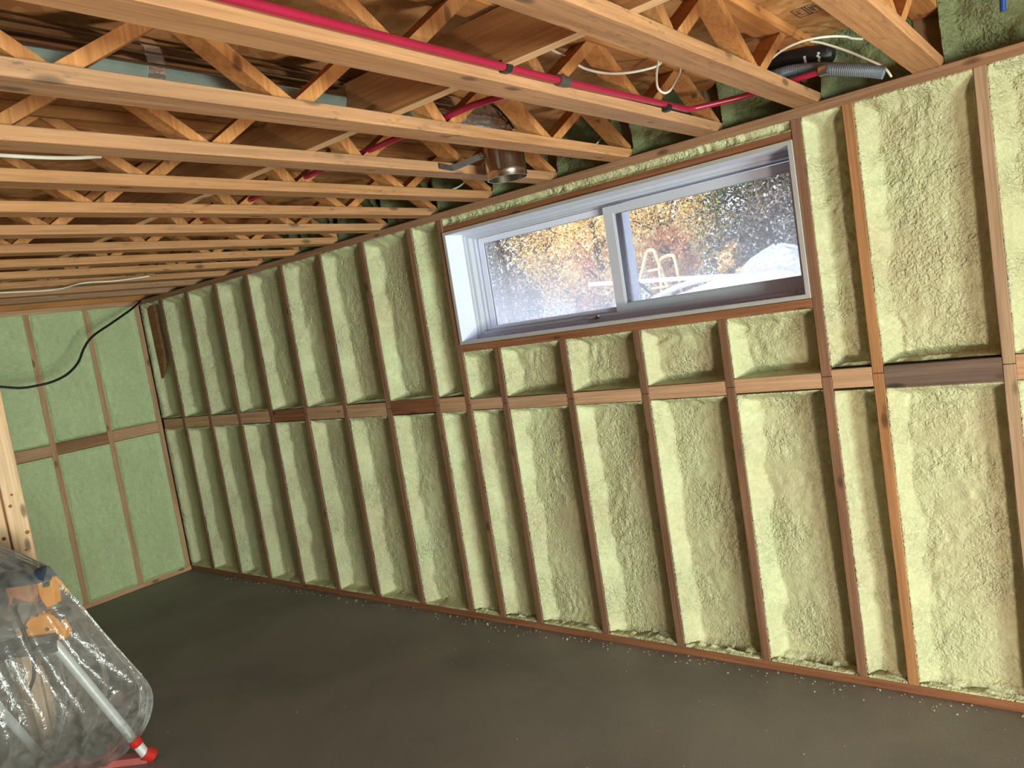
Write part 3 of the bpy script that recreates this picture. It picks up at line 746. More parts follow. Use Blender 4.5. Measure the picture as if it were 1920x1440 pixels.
# ------------------------------------------------------------------ galvanised duct and round pipe
def duct():
    cx, cz = 4.345, 2.430; root = empty('round_duct', (cx, -2.0, cz))
    pts = []; r = 0.074
    ys = np.arange(-4.3, -0.86, 0.02)
    m = MB(); m.tube([(0, y + 2.0, 0) for y in ys], r, 28, rfun=lambda t: r); o = m.build('duct_body', METAL, root); auto_smooth(o, 50)
    # dull lower skin; long ribs added to catch highlights
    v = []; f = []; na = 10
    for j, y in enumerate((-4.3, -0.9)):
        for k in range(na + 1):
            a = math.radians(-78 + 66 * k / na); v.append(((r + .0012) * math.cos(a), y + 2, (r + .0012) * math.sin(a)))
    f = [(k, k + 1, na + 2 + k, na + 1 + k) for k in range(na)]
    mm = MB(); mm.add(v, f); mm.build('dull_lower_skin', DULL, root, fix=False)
    for a_ in (-9, 12, 34):
        a = math.radians(a_); m = MB(); m.tube([((r + .001) * math.cos(a), -2.3, (r + .001) * math.sin(a)), ((r + .001) * math.cos(a), 1.1, (r + .001) * math.sin(a))], .004, 10)
        auto_smooth(m.build('rib', METAL, root), 60)
    for y in (-3.2, -1.98, -0.86):
        m = MB(); m.tube([(0, y + 2 - .022, 0), (0, y + 2 + .022, 0)], r + .0025, 28); auto_smooth(m.build('joint_band', FOIL, root), 50)
    m = MB(); m.tube([(-0.0805, y0, z0) for y0, z0 in ((0.02, .06), (0.03, 0.0), (0.02, -.06))], .0025, 6)
    m.build('tie_string', CABLE, root)
    # crinkled foil elbow turning down
    P = []
    for t in np.linspace(0, 1, 30): P.append((0, 1.14 + 0.33 * t, 0.004 - .012 * t * t))
    m = MB(); m.tube(P, r, 28, rfun=lambda t: (0.070 + 0.004 * math.sin(t * 90)) * (1 if t < .93 else .8)); o = m.build('foil_elbow', FOIL, root)
    v = np.array([q.co[:] for q in o.data.vertices]); d = 0.011 * fbm(v[:, 0] * 60 + v[:, 2] * 40, v[:, 1] * 60, 5, 3)
    for q, s_ in zip(o.data.vertices, d): q.co.x += s_; q.co.z += s_
    auto_smooth(o, 60)
    m = MB(); m.tube([(0.02, 1.37, .07), (0.06, 1.38, .045), (0.082, 1.40, .0), (.07, 1.45, -.03)], .004, 6); m.build('tie_wire', BLACK, root)
    tag(root, 'shiny round galvanised duct running along the bay behind the trusses at upper left', 'duct')
    # open vertical stub hanging below the joists
    px, py = 4.345, -0.545; zt, zb = 2.352, 2.221
    root2 = empty('round_steel_pipe', (px, py, zb)); n = 40; R1, R2 = 0.081, 0.079
    v = []; f = []
    for rr, z in ((R1, zt - zb), (R1, 0.03), (R1 + .0012, 0.025), (R1, 0.02), (R1, 0), (R2, 0), (R2, zt - zb)):
        for k in range(n): a = 2 * PI * k / n; v.append((rr * math.cos(a), rr * math.sin(a), z))
    for i in range(6):
        for k in range(n): f.append((i*n+k, i*n+(k+1) % n, (i+1)*n+(k+1) % n, (i+1)*n+k))
    mm = MB(); mm.add(v, f); auto_smooth(mm.build('pipe_wall', PIPEM, root2), 50)
    v = [(R1 * .97 * math.cos(2*PI*k/n), R1 * .97 * math.sin(2*PI*k/n), .06) for k in range(n)]
    mm = MB(); mm.add(v, [tuple(range(n))]); mm.build('inner_shade_disc', DGREY, root2, fix=False)  # dark disc stands in for the shade inside the open pipe
    tag(root2, 'short open round steel pipe hanging down between trusses above the window', 'pipe')
    root3 = empty('steel_strap', (4.2, -0.7, 2.29))
    o3 = np.array((4.2, -0.7, 2.29))
    m = MB(); m.beam(np.array((4.192, -0.765, 2.297)) - o3, np.array((4.192, -0.690, 2.291)) - o3, 0.003, 0.022, (1, 0, 0)); m.build('strap_end', STRAPM, root3)
    m = MB(); m.beam(np.array((4.193, -0.690, 2.291)) - o3, np.array((4.290, -0.612, 2.322)) - o3, 0.003, 0.024, (1, -1.3, 0)); m.build('strap_bar', STRAPM, root3)
    m = MB()
    for p in ((4.195, -0.735, 2.295), (4.286, -0.622, 2.325), (4.288, -0.618, 2.313)):
        q = np.array(p) - o3; m.tube([q, q + np.array((.006, -.003, 0))], .0035, 8)
    m.build('screw_heads', METAL, root3)
    tag(root3, 'dark steel strap holding the round pipe to the truss behind it', 'strap')
duct()

# ------------------------------------------------------------------ cables and hoses
def cable(name, pts, r, mat, label, cat='cable', n=8, group=None):
    m = MB(); m.tube(spline(pts, 8), r, n); o = auto_smooth(m.build(name, mat), 60); tag(o, label, cat, group); return o
cable('white_cable', [(4.95, -1.10, 2.455), (4.95, -1.042, 2.44), (4.945, -0.93, 2.43), (4.95, -0.861, 2.41), (4.974, -0.776, 2.40), (5.008, -0.702, 2.40), (5.048, -0.63, 2.41), (5.065, -0.566, 2.43), (5.07, -0.54, 2.46)], .0042, CABLE,
      'white cable drooping between two trusses above the red pipe')
cable('looped_cable', [(5.065, -0.566, 2.45), (5.065, -0.575, 2.43), (5.067, -0.601, 2.39), (5.060, -0.590, 2.352), (5.064, -0.557, 2.338), (5.079, -0.539, 2.345), (5.086, -0.50, 2.38), (5.085, -0.452, 2.42), (5.08, -.44, 2.46)], .0042, CABLE,
      'white cable hanging in a narrow loop over the red pipe')
cable('white_cable', [(5.25, -0.42, 2.34), (5.33, -0.35, 2.374), (5.387, -0.30, 2.414), (5.442, -0.25, 2.434), (5.502, -0.20, 2.436), (5.535, -0.10, 2.444), (5.541, -0.02, 2.45), (5.56, 0.04, 2.452)], .0042, CABLE,
      'white cable arching over the grey hose near the top right')
cable('white_cable', [(5.44, -0.16, 2.45), (5.479, -0.15, 2.431), (5.547, -0.14, 2.385), (5.605, -0.125, 2.340), (5.645, -0.09, 2.306), (5.65, -0.02, 2.285)], .0042, CABLE,
      'white cable end dropping onto the top plate beside the grey hose')
for k, (x, s) in enumerate(((4.42, 0), (4.00, .02), (3.62, 0.01))):
    cable('white_cable', [(x, -0.34, 2.318), (x + .02, -0.20, 2.330), (x + .05, -0.08, 2.345 + s), (x + .05, 0.03, 2.40 + s)], .004, CABLE,
          'short white cable crossing to the rim foam, ' + ['right of the round steel pipe', 'just left of the round steel pipe', 'farthest left of three above the window'][k])
cable('white_cable', [(1.30, -1.75, 2.262), (1.28, -1.39, 2.262), (1.27, -1.10, 2.260), (1.45, -1.00, 2.268), (1.46, -0.82, 2.268), (1.57, -0.66, 2.270)], .0045, CABLE,
      'white cable stapled under the trusses at the far left')
cable('white_cable', [(3.86, -2.6, 2.335), (3.86, -2.16, 2.330), (3.872, -2.0, 2.330), (3.875, -1.90, 2.340)], .006, CABLE,
      'thick white cable lying behind the fifth truss from the right, at the left edge')
cable('black_cable', [(0.55, -2.1, 2.02), (0.5, -1.7, 1.86), (0.5, -1.25, 1.746), (0.5, -1.127, 1.717), (0.5, -1.02, 1.717), (0.5, -0.927, 1.728), (0.48, -0.82, 1.765), (0.45, -0.725, 1.835), (0.42, -0.655, 1.930), (0.40, -0.57, 2.010), (0.33, -0.38, 2.10), (0.22, -0.18, 2.19), (0.10, -0.03, 2.262)], .0085, BLACK,
      'thick black cable sagging from the far corner across the far wall', n=10)
def hose(name, pts, r, mat, label, ribs=True):
    P = spline(pts, 22); m = MB(); L = len(P)
    m.tube(P, r, 16, rfun=(lambda t: r * (1.0 + (0.09 if int(t * (L - 1)) % 2 else 0.0))) if ribs else None)
    o = auto_smooth(m.build(name, mat), 50); tag(o, label, 'hose'); return o
hose('corrugated_hose', [(5.20, -0.10, 2.385), (5.296, -0.10, 2.390), (5.365, -0.10, 2.384), (5.457, -0.10, 2.360), (5.537, -0.10, 2.332), (5.60, -0.10, 2.308), (5.645, -0.095, 2.288)], 0.021, GREYP,
     'grey corrugated hose arching along the rim foam at top right')
def black_pipe():
    root = empty('black_pipe', (5.40, -0.02, 2.44)); o0 = np.array((5.40, -0.02, 2.44))
    m = MB(); m.tube([np.array(p) - o0 for p in ((5.15, -0.03, 2.455), (5.301, -0.03, 2.448), (5.413, -0.03, 2.428), (5.462, -0.03, 2.420), (5.478, -0.03, 2.416))], 0.036, 20, rfun=lambda t: .038 if t < .9 else .024)
    auto_smooth(m.build('pipe_body', BLACK, root), 40)
    for k, x in enumerate((5.385, 5.432)):
        v = []
        zc = 2.4335 - 0.17 * (x - 5.385) - o0[2]
        for i in range(7):
            a = PI + 0.05 + i * 0.14 - (0.15 if k else 0)
            for dx in (0, .0085): v.append((x + dx + (0.004 * math.sin(i * 2.2) if k else 0) - o0[0], -.01 + 0.0392 * math.cos(a), zc + 0.0392 * math.sin(a)))
        f = [(2*i, 2*i+1, 2*i+3, 2*i+2) for i in range(6)]
        mm = MB(); mm.add(v, f); mm.build('printed_tag', LABELW, root, fix=False)
    tag(root, 'black pipe with two small white printed tags above the grey hose', 'pipe')
black_pipe()
cable('blue_pipe', [(5.985, 0.0, 2.50), (5.985, -0.005, 2.44), (5.982, 0.0, 2.385)], .0085, BLUEP, 'short blue pipe end sticking out of the shade-darkened rim foam', 'pipe')

# printed grade stamp on the subfloor
m = MB(); ux = Vector((0.060, 0.09, 0)); o0 = Vector((5.425, -0.445, SUB - .0008))
p0, p1, p2, p3 = Vector((5.424, -0.440, 0)), Vector((5.531, -0.352, 0)), Vector((5.541, -0.262, 0)), Vector((5.432, -0.250, 0))
def ST(u, v):
    # u across the boards (long side), v along them
    return Vector((5.440 + 0.088 * u, -0.345 + 0.100 * v, SUB - 0.0008))
def bar(u0, v0, u1, v1):
    a, b_, c_, d_ = ST(u0, v0), ST(u1, v0), ST(u1, v1), ST(u0, v1)
    q = Vector((0, 0, .0005)); m.add([a - q, b_ - q, c_ - q, d_ - q, a, b_, c_, d_], [(0,3,2,1),(4,5,6,7),(0,1,5,4),(1,2,6,5),(2,3,7,6),(3,0,4,7)])
for a in ((0, 0, 1, .04), (0, .96, 1, 1), (0, 0, .03, 1), (.97, 0, 1, 1), (.36, 0, .41, 1), (.46, 0, .51, 1), (.56, .15, .60, .8), (.63, .2, .67, .85), (.71, .12, .74, .5), (.78, .2, .82, .9), (.87, .3, .92, .8),
          (.08, .2, .30, .26), (.08, .45, .24, .50), (.12, .7, .30, .75), (.14, .3, .17, .6)): bar(*a)
tag(m.build('grade_stamp', INK), 'small boxed black ink stamp printed on the subfloor at top right', 'stamp')

# ------------------------------------------------------------------ foam crumbs on the floor
rr = random.Random(9); mv = MB()
def crumb(x, y, s):
    v = [(x + s * rr.uniform(.6, 1), y, s * .5), (x - s * rr.uniform(.6, 1), y + s * .2, s * .5), (x, y + s * rr.uniform(.6, 1), s * .45), (x + s * .1, y - s * rr.uniform(.6, 1), s * .5), (x, y, s * 1.0), (x, y, 0.0005)]
    mv.add(v, [(0,2,4),(2,1,4),(1,3,4),(3,0,4),(2,0,5),(1,2,5),(3,1,5),(0,3,5)])
for _ in range(240): crumb(rr.uniform(.6, 6.2), -abs(rr.gauss(0, .045)) - .012, rr.uniform(.003, .008))
for _ in range(150): crumb(rr.uniform(2.5, 6.3), rr.uniform(-2.2, -.1), rr.uniform(.0015, .0045))
for x, y, s in ((4.58, -.93, .006), (4.62, -.98, .008), (4.5, -1.08, .006), (4.57, -1.03, .005), (3.35, -.05, .013), (3.9, -.06, .012), (2.2, -.04, .012)): crumb(x, y, s)
tag(mv.build('foam_crumbs', FOAM), 'tiny foam crumbs scattered on the dark concrete floor', 'debris', kind='stuff')

# ------------------------------------------------------------------ pale post at the left
root = empty('timber_post', (2.08, -1.80, 0)); b0 = np.array((2.08, -1.80, 0))
m = MB(); m.box(np.array((2.0, -1.837, 0)) - b0, np.array((2.14, -1.7525, H - .001)) - b0, ch=.003); m.build('front_board', W_POST, root)
m = MB(); m.box(np.array((2.0, -1.846, 0)) - b0, np.array((2.125, -1.838, H - .001)) - b0); m.build('rusty_seam', W_RUST, root)
m = MB(); m.box(np.array((2.0, -1.90, 0)) - b0, np.array((2.14, -1.8465, H - .001)) - b0, ch=.003); m.build('rear_board', W_POST, root)
m = MB()
for y, z, s in ((-1.800, 1.22, .006), (-1.815, 1.17, .008), (-1.770, 1.03, .010), (-1.868, 1.03, .009), (-1.79, .95, .006)):
    q = np.array((2.1395, y, z)) - b0; m.tube([q, q + np.array((.0012, 0, 0))], s, 10)
m.build('knots', W_RUST, root)
tag(root, 'pale timber post of doubled boards at the left edge with rusty seam', 'post')
cable('leaning_tube', [(1.93, -1.70, .02), (1.93, -1.715, .60), (1.93, -1.735, 1.16)], .022, plain('white_plastic_tube', (.72, .78, .86), .4), 'pale bluish tube leaning behind the pale post', 'tube', n=14)

# ------------------------------------------------------------------ saw on its stand under clear plastic
def rel(o0, *ps): return [np.array(p) - o0 for p in ps]
def saw():
    o0 = np.array((2.66, -1.96, 0)); st = empty('saw_stand', o0)
    L1 = rel(o0, (2.729, -1.950, .672), (2.762, -1.700, .035))
    m = MB(); m.tube([L1[0], L1[1]], .021, 18); lg = auto_smooth(m.build('leg', ALU, st), 40)
    for a, b_ in (((2.56, -2.12, .66), (2.72, -2.32, .02)), ((2.36, -2.20, .66), (2.20, -1.93, .02)), ((2.30, -2.30, .66), (2.32, -2.58, .02))):
        A, B = rel(o0, a, b_); m = MB(); m.tube([A, B], .019, 16); auto_smooth(m.build('leg', ALU, st), 40)
    A, B = rel(o0, (2.745, -1.93, .655), (2.28, -2.29, .655)); m = MB(); m.beam(A, B, .07, .05, (0, 0, 1)); m.build('rail', DGREY, st)
    A, B = rel(o0, (2.762, -1.705, .045), (2.766, -1.672, .014)); m = MB(); m.tube([A, B], .030, 16); auto_smooth(m.build('foot_cap', REDP, st), 40)
    A, B = rel(o0, (2.757, -1.735, .125), (2.759, -1.722, .092)); m = MB(); m.tube([A, B], .026, 16); auto_smooth(m.build('clamp_ring', REDP, st), 40)
    A, B = rel(o0, (2.764, -1.69, .016), (2.40, -1.95, .016)); m = MB(); m.beam(A, B, .030, .05, (0, 0, 1)); m.build('base_bar', plain('pinkish_red_plastic', (.50, .12, .11), .5), st)
    tag(st, 'folding saw stand with silver aluminium legs and red foot under clear plastic', 'stand')
    sw = empty('miter_saw', o0 + np.array((0, 0, .70)))
    c0 = o0 + np.array((0, 0, .70))
    # black dust port tube with open end
    A, B = rel(c0, (2.56, -2.06, .940), (2.735, -1.918, .934)); n = 20
    m = MB(); m.tube([A, A * .3 + B * .7, B], .030, n, rfun=lambda t: .034 if t < .9 else .032); m.tube([B - (B - A) * .06, B + (B - A) * .02], .035, n)
    auto_smooth(m.build('dust_port', DBLUE, sw), 40)
    # motor housing: two rounded orange shells with dark vents
    def shell_(pts, th, mat, name, depth_dir):
        d = Vector(depth_dir).normalized(); vs = [Vector(p) for p in pts]; mm = MB(); k = len(vs)
        cen = sum(vs, Vector()) / k
        ins = [cen + (p - cen) * .93 for p in vs]
        v = [p for p in ins] + [p + d * th * .15 for p in vs] + [p + d * th for p in vs]
        f = [tuple(range(k))[::-1]] + [(i, (i+1) % k, k + (i+1) % k, k + i) for i in range(k)] + [(k + i, k + (i+1) % k, 2*k + (i+1) % k, 2*k + i) for i in range(k)] + [tuple(2*k + i for i in range(k))]
        mm.add(v, f); return mm.build(name, mat, sw)
    rh = np.array((.783, .622, 0)); dd = (-.622, .783, 0)
    def pl(s, z, t=0.0): return tuple(np.array((2.70, -1.93, 0)) + rh * s + np.array((.622, -.783, 0)) * t + np.array((0, 0, z)) - c0)
    shell_([pl(-.02, .925), pl(.030, .915), pl(.040, .86), pl(.032, .80), pl(.0, .79), pl(-.02, .84)], .05, ORANGE, 'motor_housing', dd)
    shell_([pl(-.15, .915), pl(-.03, .925), pl(-.03, .85), pl(-.09, .80), pl(-.17, .83)], .11, plain('rusty_orange_casting', (.50, .20, .10), .5), 'gear_case', dd)
    m = MB(); q = np.array(pl(.022, .882, .004)); m.beam(q, q + np.array((0, 0, .028)), .022, .012, tuple(rh)); m.build('switch', DGREY, sw)
    pts = [pl(.035 + .075 * math.cos(a) - .06, .715 + .062 * math.sin(a), .02) for a in np.linspace(0, 2 * PI, 16)[:-1]]
    pts[13] = pl(.055, .655, .02); pts[14] = pl(.066, .68, .02)
    shell_(pts, .05, ORANGE, 'blade_guard', dd)
    m = MB()
    for s, z in ((-.03, .775), (.0, .71), (.035, .675), (-.085, .73)):
        q = np.array(pl(s, z, .022)); m.tube([q, q + np.array((.004, -.005, 0))], .0065, 10)
    m.build('screw_heads', DGREY, sw)
    m = MB(); q = np.array(pl(.045, .755, .01)); m.tube([q, q + np.array(dd) * .05], .026, 16); auto_smooth(m.build('lock_knob', DGREY, sw), 40)
    m = MB(); m.tube(spline([pl(-.11, .83, .03), pl(-.10, .79, .04), pl(-.075, .70, .05), (pl(-.066, .60, .05)), pl(-.08, .53, .05), pl(-.12, .47, .04)], 8), .0075, 10); auto_smooth(m.build('power_cord', BLACK, sw), 60)
    m = MB(); m.box(np.array((2.36, -2.24, .682)) - c0, np.array((2.58, -2.02, .76)) - c0, ch=.008); m.build('saw_table', DGREY, sw)
    m = MB(); q = np.array(pl(-.20, .86)); m.tube([q, q + np.array(dd) * .12], .055, 20); auto_smooth(m.build('motor', DGREY, sw), 40)
    m = MB(); m.beam(np.array(pl(-.09, .84)), np.array(pl(-.14, .74)), .05, .05, (0, 1, 0)); m.build('saw_arm', plain('cast_grey', (.35, .35, .36), .4, metal=.6), sw)
    tag(sw, 'orange and black miter saw on the stand, wrapped in clear plastic', 'saw')
saw()

def film_mat(name, dens, tint):
    m, nt, b = nmat(name); L = nt.links.new
    out = nt.nodes['Material Output']; nt.nodes.remove(b)
    tr = N(nt, 'ShaderNodeBsdfTransparent'); tr.inputs[0].default_value = (0.95, 0.95, 0.95, 1)
    df = N(nt, 'ShaderNodeBsdfDiffuse'); df.inputs[0].default_value = (*tint, 1)
    tl = N(nt, 'ShaderNodeBsdfTranslucent'); tl.inputs[0].default_value = (*tint, 1)
    gl = N(nt, 'ShaderNodeBsdfGlossy', Roughness=0.14); gl.inputs[0].default_value = (1, 1, 1, 1)
    v, _ = coords(nt, (1, 1, 1), rand=False)
    n = N(nt, 'ShaderNodeTexNoise', Scale=14.0, Detail=4.0, Roughness=0.55, Distortion=1.4); L(v, n.inputs['Vector'])
    bp_ = N(nt, 'ShaderNodeBump', Strength=0.7, Distance=0.010); L(n.outputs['Fac'], bp_.inputs['Height'])
    for q in (df, tl, gl): L(bp_.outputs[0], q.inputs['Normal'])
    fr = N(nt, 'ShaderNodeFresnel', IOR=1.5); L(bp_.outputs[0], fr.inputs['Normal'])
    m0 = N(nt, 'ShaderNodeMixShader'); m0.inputs[0].default_value = 0.5; L(df.outputs[0], m0.inputs[1]); L(tl.outputs[0], m0.inputs[2])
    r = ramp(nt, [(0.35, (dens * .6,) * 3), (0.7, (dens * 1.5,) * 3)]); L(n.outputs['Fac'], r.inputs[0])
    m1 = N(nt, 'ShaderNodeMixShader'); L(r.outputs[0], m1.inputs[0]); L(tr.outputs[0], m1.inputs[1]); L(m0.outputs[0], m1.inputs[2])
    m2 = N(nt, 'ShaderNodeMixShader'); L(fr.outputs[0], m2.inputs[0]); L(m1.outputs[0], m2.inputs[1]); L(gl.outputs[0], m2.inputs[2])
    L(m2.outputs[0], out.inputs['Surface']); return m
FILM = film_mat('clear_polythene', 0.20, (0.84, 0.80, 0.76))
FILMW = film_mat('white_polythene', 0.75, (0.92, 0.93, 0.98))

def film():
    # rings from the ridge down; (z, right extent, setback at the right edge) in the saw's own frame
    prof = [(1.175, -.27, .0), (1.132, -.213, .0), (1.082, -.133, 0), (1.042, -.062, 0), (1.002, -.013, 0), (.966, .047, 0), (.933, .075, .01), (.86, .105, .01), (.794, .141, 0), (.71, .175, -.01), (.637, .211, -.015),
            (.53, .26, -.03), (.438, .301, -.049), (.36, .329, -.062), (.29, .310, -.08), (.221, .279, -.089), (.16, .23, -.11), (.11, .183, -.13), (.07, .13, -.15), (.012, .06, -.17)]
    o0 = np.array((2.70, -1.93, 0)); rh = np.array((.78303, .62198, 0)); tc = np.array((.622, -.783, 0))
    n = 120; V = []; F = []
    for i, (z, s1, tt) in enumerate(prof):
        s0 = -0.95 if z < 1.0 else -0.95 + (z - 1.0) * 2.0
        s0 = min(s0, s1 - .02)
        dep = 0.05 + 0.24 * smooth((1.15 - z) / .45)
        dpb = dep * 1.1
        for k in range(n):
            a = 2 * PI * k / n; ca, sa = math.cos(a), math.sin(a)
            mid, hw = (s0 + s1) / 2, (s1 - s0) / 2
            cs = math.copysign(abs(ca) ** .8, ca); ss = math.copysign(abs(sa) ** (2.2 if ca > 0 else .9), sa)
            s = mid + hw * cs; t = (dep if ss > 0 else dpb) * ss + tt * max(cs, 0)
            fold = (1 - abs(ca) ** 8) * (0.010 + 0.028 * smooth((1.0 - z) / .7)) * math.sin(k * 1.05 + 2.2 * math.sin(z * 3 + k * .21) + .7 * math.sin(k * .33))
            t += fold * (1 if ss > 0 else -1)
            dz = 0.010 * math.sin(k * .7) * smooth((.3 - z) / .3) if z > .02 else 0
            p = o0 + rh * s + tc * t + np.array((0, 0, z + dz)); V.append(p)
    R_ = len(prof)
    for i in range(R_ - 1):
        for k in range(n): k2 = (k + 1) % n; F.append((i*n+k, i*n+k2, (i+1)*n+k2, (i+1)*n+k))
    F.append(tuple(range(n)))
    m = MB(); m.add(V, F); o = m.build('plastic_sheet', FILM); o.data.shade_smooth()
    sub = o.modifiers.new('sub', 'SUBSURF'); sub.levels = 1; sub.render_levels = 1
    tag(o, 'clear wrinkled plastic sheet draped over the miter saw at lower left', 'plastic sheet')
film()

# ------------------------------------------------------------------ outside the window
def leaf_mat(name, c0, c1, c2):
    m, nt, b = nmat(name); L = nt.links.new
    g = N(nt, 'ShaderNodeNewGeometry'); r = ramp(nt, [(0.0, (.10, .085, .07)), (0.13, tuple(q * .6 for q in c0)), (0.28, c0), (0.7, c1), (1.0, c2)]); L(g.outputs['Random Per Island'], r.inputs[0])
    L(r.outputs[0], b.inputs['Base Color']); b.inputs['Roughness'].default_value = .6; b.inputs['Specular IOR Level'].default_value = .25
    out = nt.nodes['Material Output']; tl = N(nt, 'ShaderNodeBsdfTranslucent'); L(r.outputs[0], tl.inputs[0])
    mx = N(nt, 'ShaderNodeMixShader'); mx.inputs[0].default_value = .4; L(b.outputs[0], mx.inputs[1]); L(tl.outputs[0], mx.inputs[2]); L(mx.outputs[0], out.inputs['Surface'])
    return m
LY = leaf_mat('yellow_leaves', (.85, .58, .22), (.95, .76, .42), (.92, .86, .66))
LO = leaf_mat('orange_leaves', (.78, .36, .16), (.92, .55, .30), (.94, .78, .55))
LR = leaf_mat('red_leaves', (.70, .28, .20), (.90, .45, .32), (.92, .70, .55))
LG = leaf_mat('dark_evergreen', (.03, .05, .03), (.12, .16, .07), (.38, .42, .25))
LB = leaf_mat('brown_grey_thicket', (.08, .065, .055), (.24, .21, .18), (.55, .50, .46))
BARK = plain('bark', (.13, .09, .07), .9)
def tree(x, y, h, rad, mat, label, seed, nclump=150, per=34, leaf=.05, z0=1.45, name='leafy_tree'):
    rg = np.random.default_rng(seed); root = empty(name, (x, y, z0))
    mt = MB(); mt.tube([(0, 0, 0), (.04, .02, h * .4), (-.03, 0, h * .85)], .05, 8, rfun=lambda t: .06 * (1 - .7 * t))
    for k in range(9):
        a = rg.uniform(0, 6.28); z = h * rg.uniform(.15, .7); l = rad * rg.uniform(.5, .95)
        mt.tube([(0, 0, z), (math.cos(a) * l * .5, math.sin(a) * l * .5, z + l * .3), (math.cos(a) * l, math.sin(a) * l, z + l * .45)], .015, 5, rfun=lambda t: .02 * (1 - .7 * t))
    mt.build('trunk', BARK, root)
    d = rg.normal(size=(nclump, 3)); d /= np.linalg.norm(d, axis=1)[:, None]; rr_ = rg.uniform(.35, 1, nclump) ** .5
    cen = d * rr_[:, None] * np.array((rad, rad, h * .5)) + np.array((0, 0, h * .52))
    P = (cen[:, None, :] + rg.normal(size=(nclump, per, 3)) * np.array((.11, .11, .10)) * (rad / .9)).reshape(-1, 3)
    P[:, 2] = np.maximum(P[:, 2], .02)
    n = len(P); a = rg.normal(size=(n, 3)); a /= np.linalg.norm(a, axis=1)[:, None]; b = np.cross(a, rg.normal(size=(n, 3))); b /= np.linalg.norm(b, axis=1)[:, None]
    sz = leaf * rg.uniform(.5, 1.2, n)[:, None]
    V = np.stack([P - a * sz, P - b * sz * .45, P + a * sz, P + b * sz * .45], 1).reshape(-1, 3)
    me = bpy.data.meshes.new('foliage'); F = np.arange(n * 4).reshape(-1, 4)
    me.from_pydata(V.tolist(), [], F.tolist()); me.update(); me.materials.append(mat)
    o = bpy.data.objects.new('foliage', me); C.objects.link(o); o.parent = root
    tag(root, label, 'tree', 'autumn trees outside the window')
m = MB(); m.box((-16, 0.6, 1.3), (14, 22, 1.45)); tag(m.build('ground', plain('pale_gravel', (.50, .48, .47), .9)), kind='structure')
TR = [(0.15, 6.2, 2.1, .85, LY, 'yellow leaved tree outside, in the middle of the left pane'),
      (-1.3, 6.4, 2.2, .95, LB, 'grey brown bare shrub outside, at the left end of the left pane'),
      (0.80, 5.7, 1.25, .35, LR, 'red leaved shrub outside, at the right end of the left pane'),
      (1.35, 4.9, 1.7, .55, LY, 'bright yellow shrub outside, at the left side of the right pane'),
      (1.95, 5.6, 1.0, .32, LO, 'orange leaved shrub outside, left half of the right pane'),
      (1.55, 6.6, 1.9, .75, LY, 'tall yellow tree outside, seen through the left third of the right pane'),
      (2.75, 6.6, 2.7, .85, LG, 'dark evergreen tree outside, upper middle of the right pane'),
      (4.15, 6.2, 2.7, .85, LG, 'dark evergreen tree outside, at the right end of the right pane'),
      (3.35, 5.4, 1.15, .60, LB, 'grey thicket outside, low behind the white heap'),
      (2.98, 5.0, .62, .16, LY, 'small yellow bush outside, in front of the dark evergreens')]
for i, (x, y, h, r_, mt, lab) in enumerate(TR):
    tree(x, y, h, r_, mt, lab, 40 + i, nclump=int(190 * max(.35, r_)), per=62, leaf=.028 if mt is not LG else .022)
TB = [(-3.6, 9.0, 3.2, 1.5, LB), (-1.2, 9.2, 3.0, 1.4, LO), (1.0, 9.4, 3.3, 1.4, LB), (3.0, 10.2, 3.6, 1.5, LB), (-5.6, 8.6, 3.0, 1.5, LY), (5.0, 9.6, 4.0, 1.4, LG)]
for i, (x, y, h, r_, mt) in enumerate(TB):
    tree(x, y, h, r_, mt, ['tall brown grey tree farther back beyond the left pane shrubs', 'tall orange tree farther back beyond the yellow tree', 'tall grey tree farther back, centred behind the window mullion',
        'tall grey tree farther back behind the dark evergreen', 'tall yellow tree farthest to the left outside', 'tall dark evergreen farthest to the right outside'][i], 80 + i, nclump=200, per=40, leaf=.06)

# white sheeting over the mound outside
nx, ny = 70, 40; A, B = np.meshgrid(np.linspace(0, 1, nx), np.linspace(0, 1, ny)); X = 2.7 + A * 2.9; Y = 1.1 + B * 2.2
arc = 1.46 + 0.24 * np.exp(-((X - 3.95) / .75) ** 2) * np.exp(-((Y - 2.4) / .7) ** 2) + .10 * np.exp(-((X - 4.9) / .6) ** 2 - ((Y - 2.2) / .8) ** 2)
Zt = arc + .03 * fbm(X * 4, Y * 4, 9, 3); edge = smooth(np.minimum(np.minimum(A, 1 - A), np.minimum(B, 1 - B)) / .06); Zt = 1.452 + (Zt - 1.452) * edge
mesh_ = mesh_obj('white_tarp', np.stack([X, Y, Zt], -1).reshape(-1, 3), np.stack([(i_ := np.arange(nx * ny).reshape(ny, nx))[:-1, :-1], i_[:-1, 1:], i_[1:, 1:], i_[1:, :-1]], -1).reshape(-1, 4), TARPW, shade=True)
sm = mesh_.modifiers.new('thick', 'SOLIDIFY'); sm.thickness = .004
tag(mesh_, 'white sheeting spread over a low mound right outside the right pane', 'tarp')
m = MB(); m.tube(spline([(3.25, 2.4, 1.56), (3.351, 2.4, 1.631), (3.522, 2.4, 1.687), (3.706, 2.4, 1.718), (3.879, 2.4, 1.722), (4.12, 2.4, 1.697), (4.275, 2.4, 1.676), (4.46, 2.4, 1.655)], 8), .022, 12)
tag(auto_smooth(m.build('white_hose', TARPW)), 'thick white hose arching over the sheeting outside', 'hose')
m = MB(); m.beam((2.3, 3.2, 1.86), (3.6, 3.2, 1.735), .035, .12, (0, 0, 1)); m.beam((2.68, 3.2, 1.452), (2.68, 3.2, 1.80), .06, .06, (1, 0, 0)); m.beam((3.5, 3.2, 1.452), (3.5, 3.2, 1.73), .06, .06, (1, 0, 0))
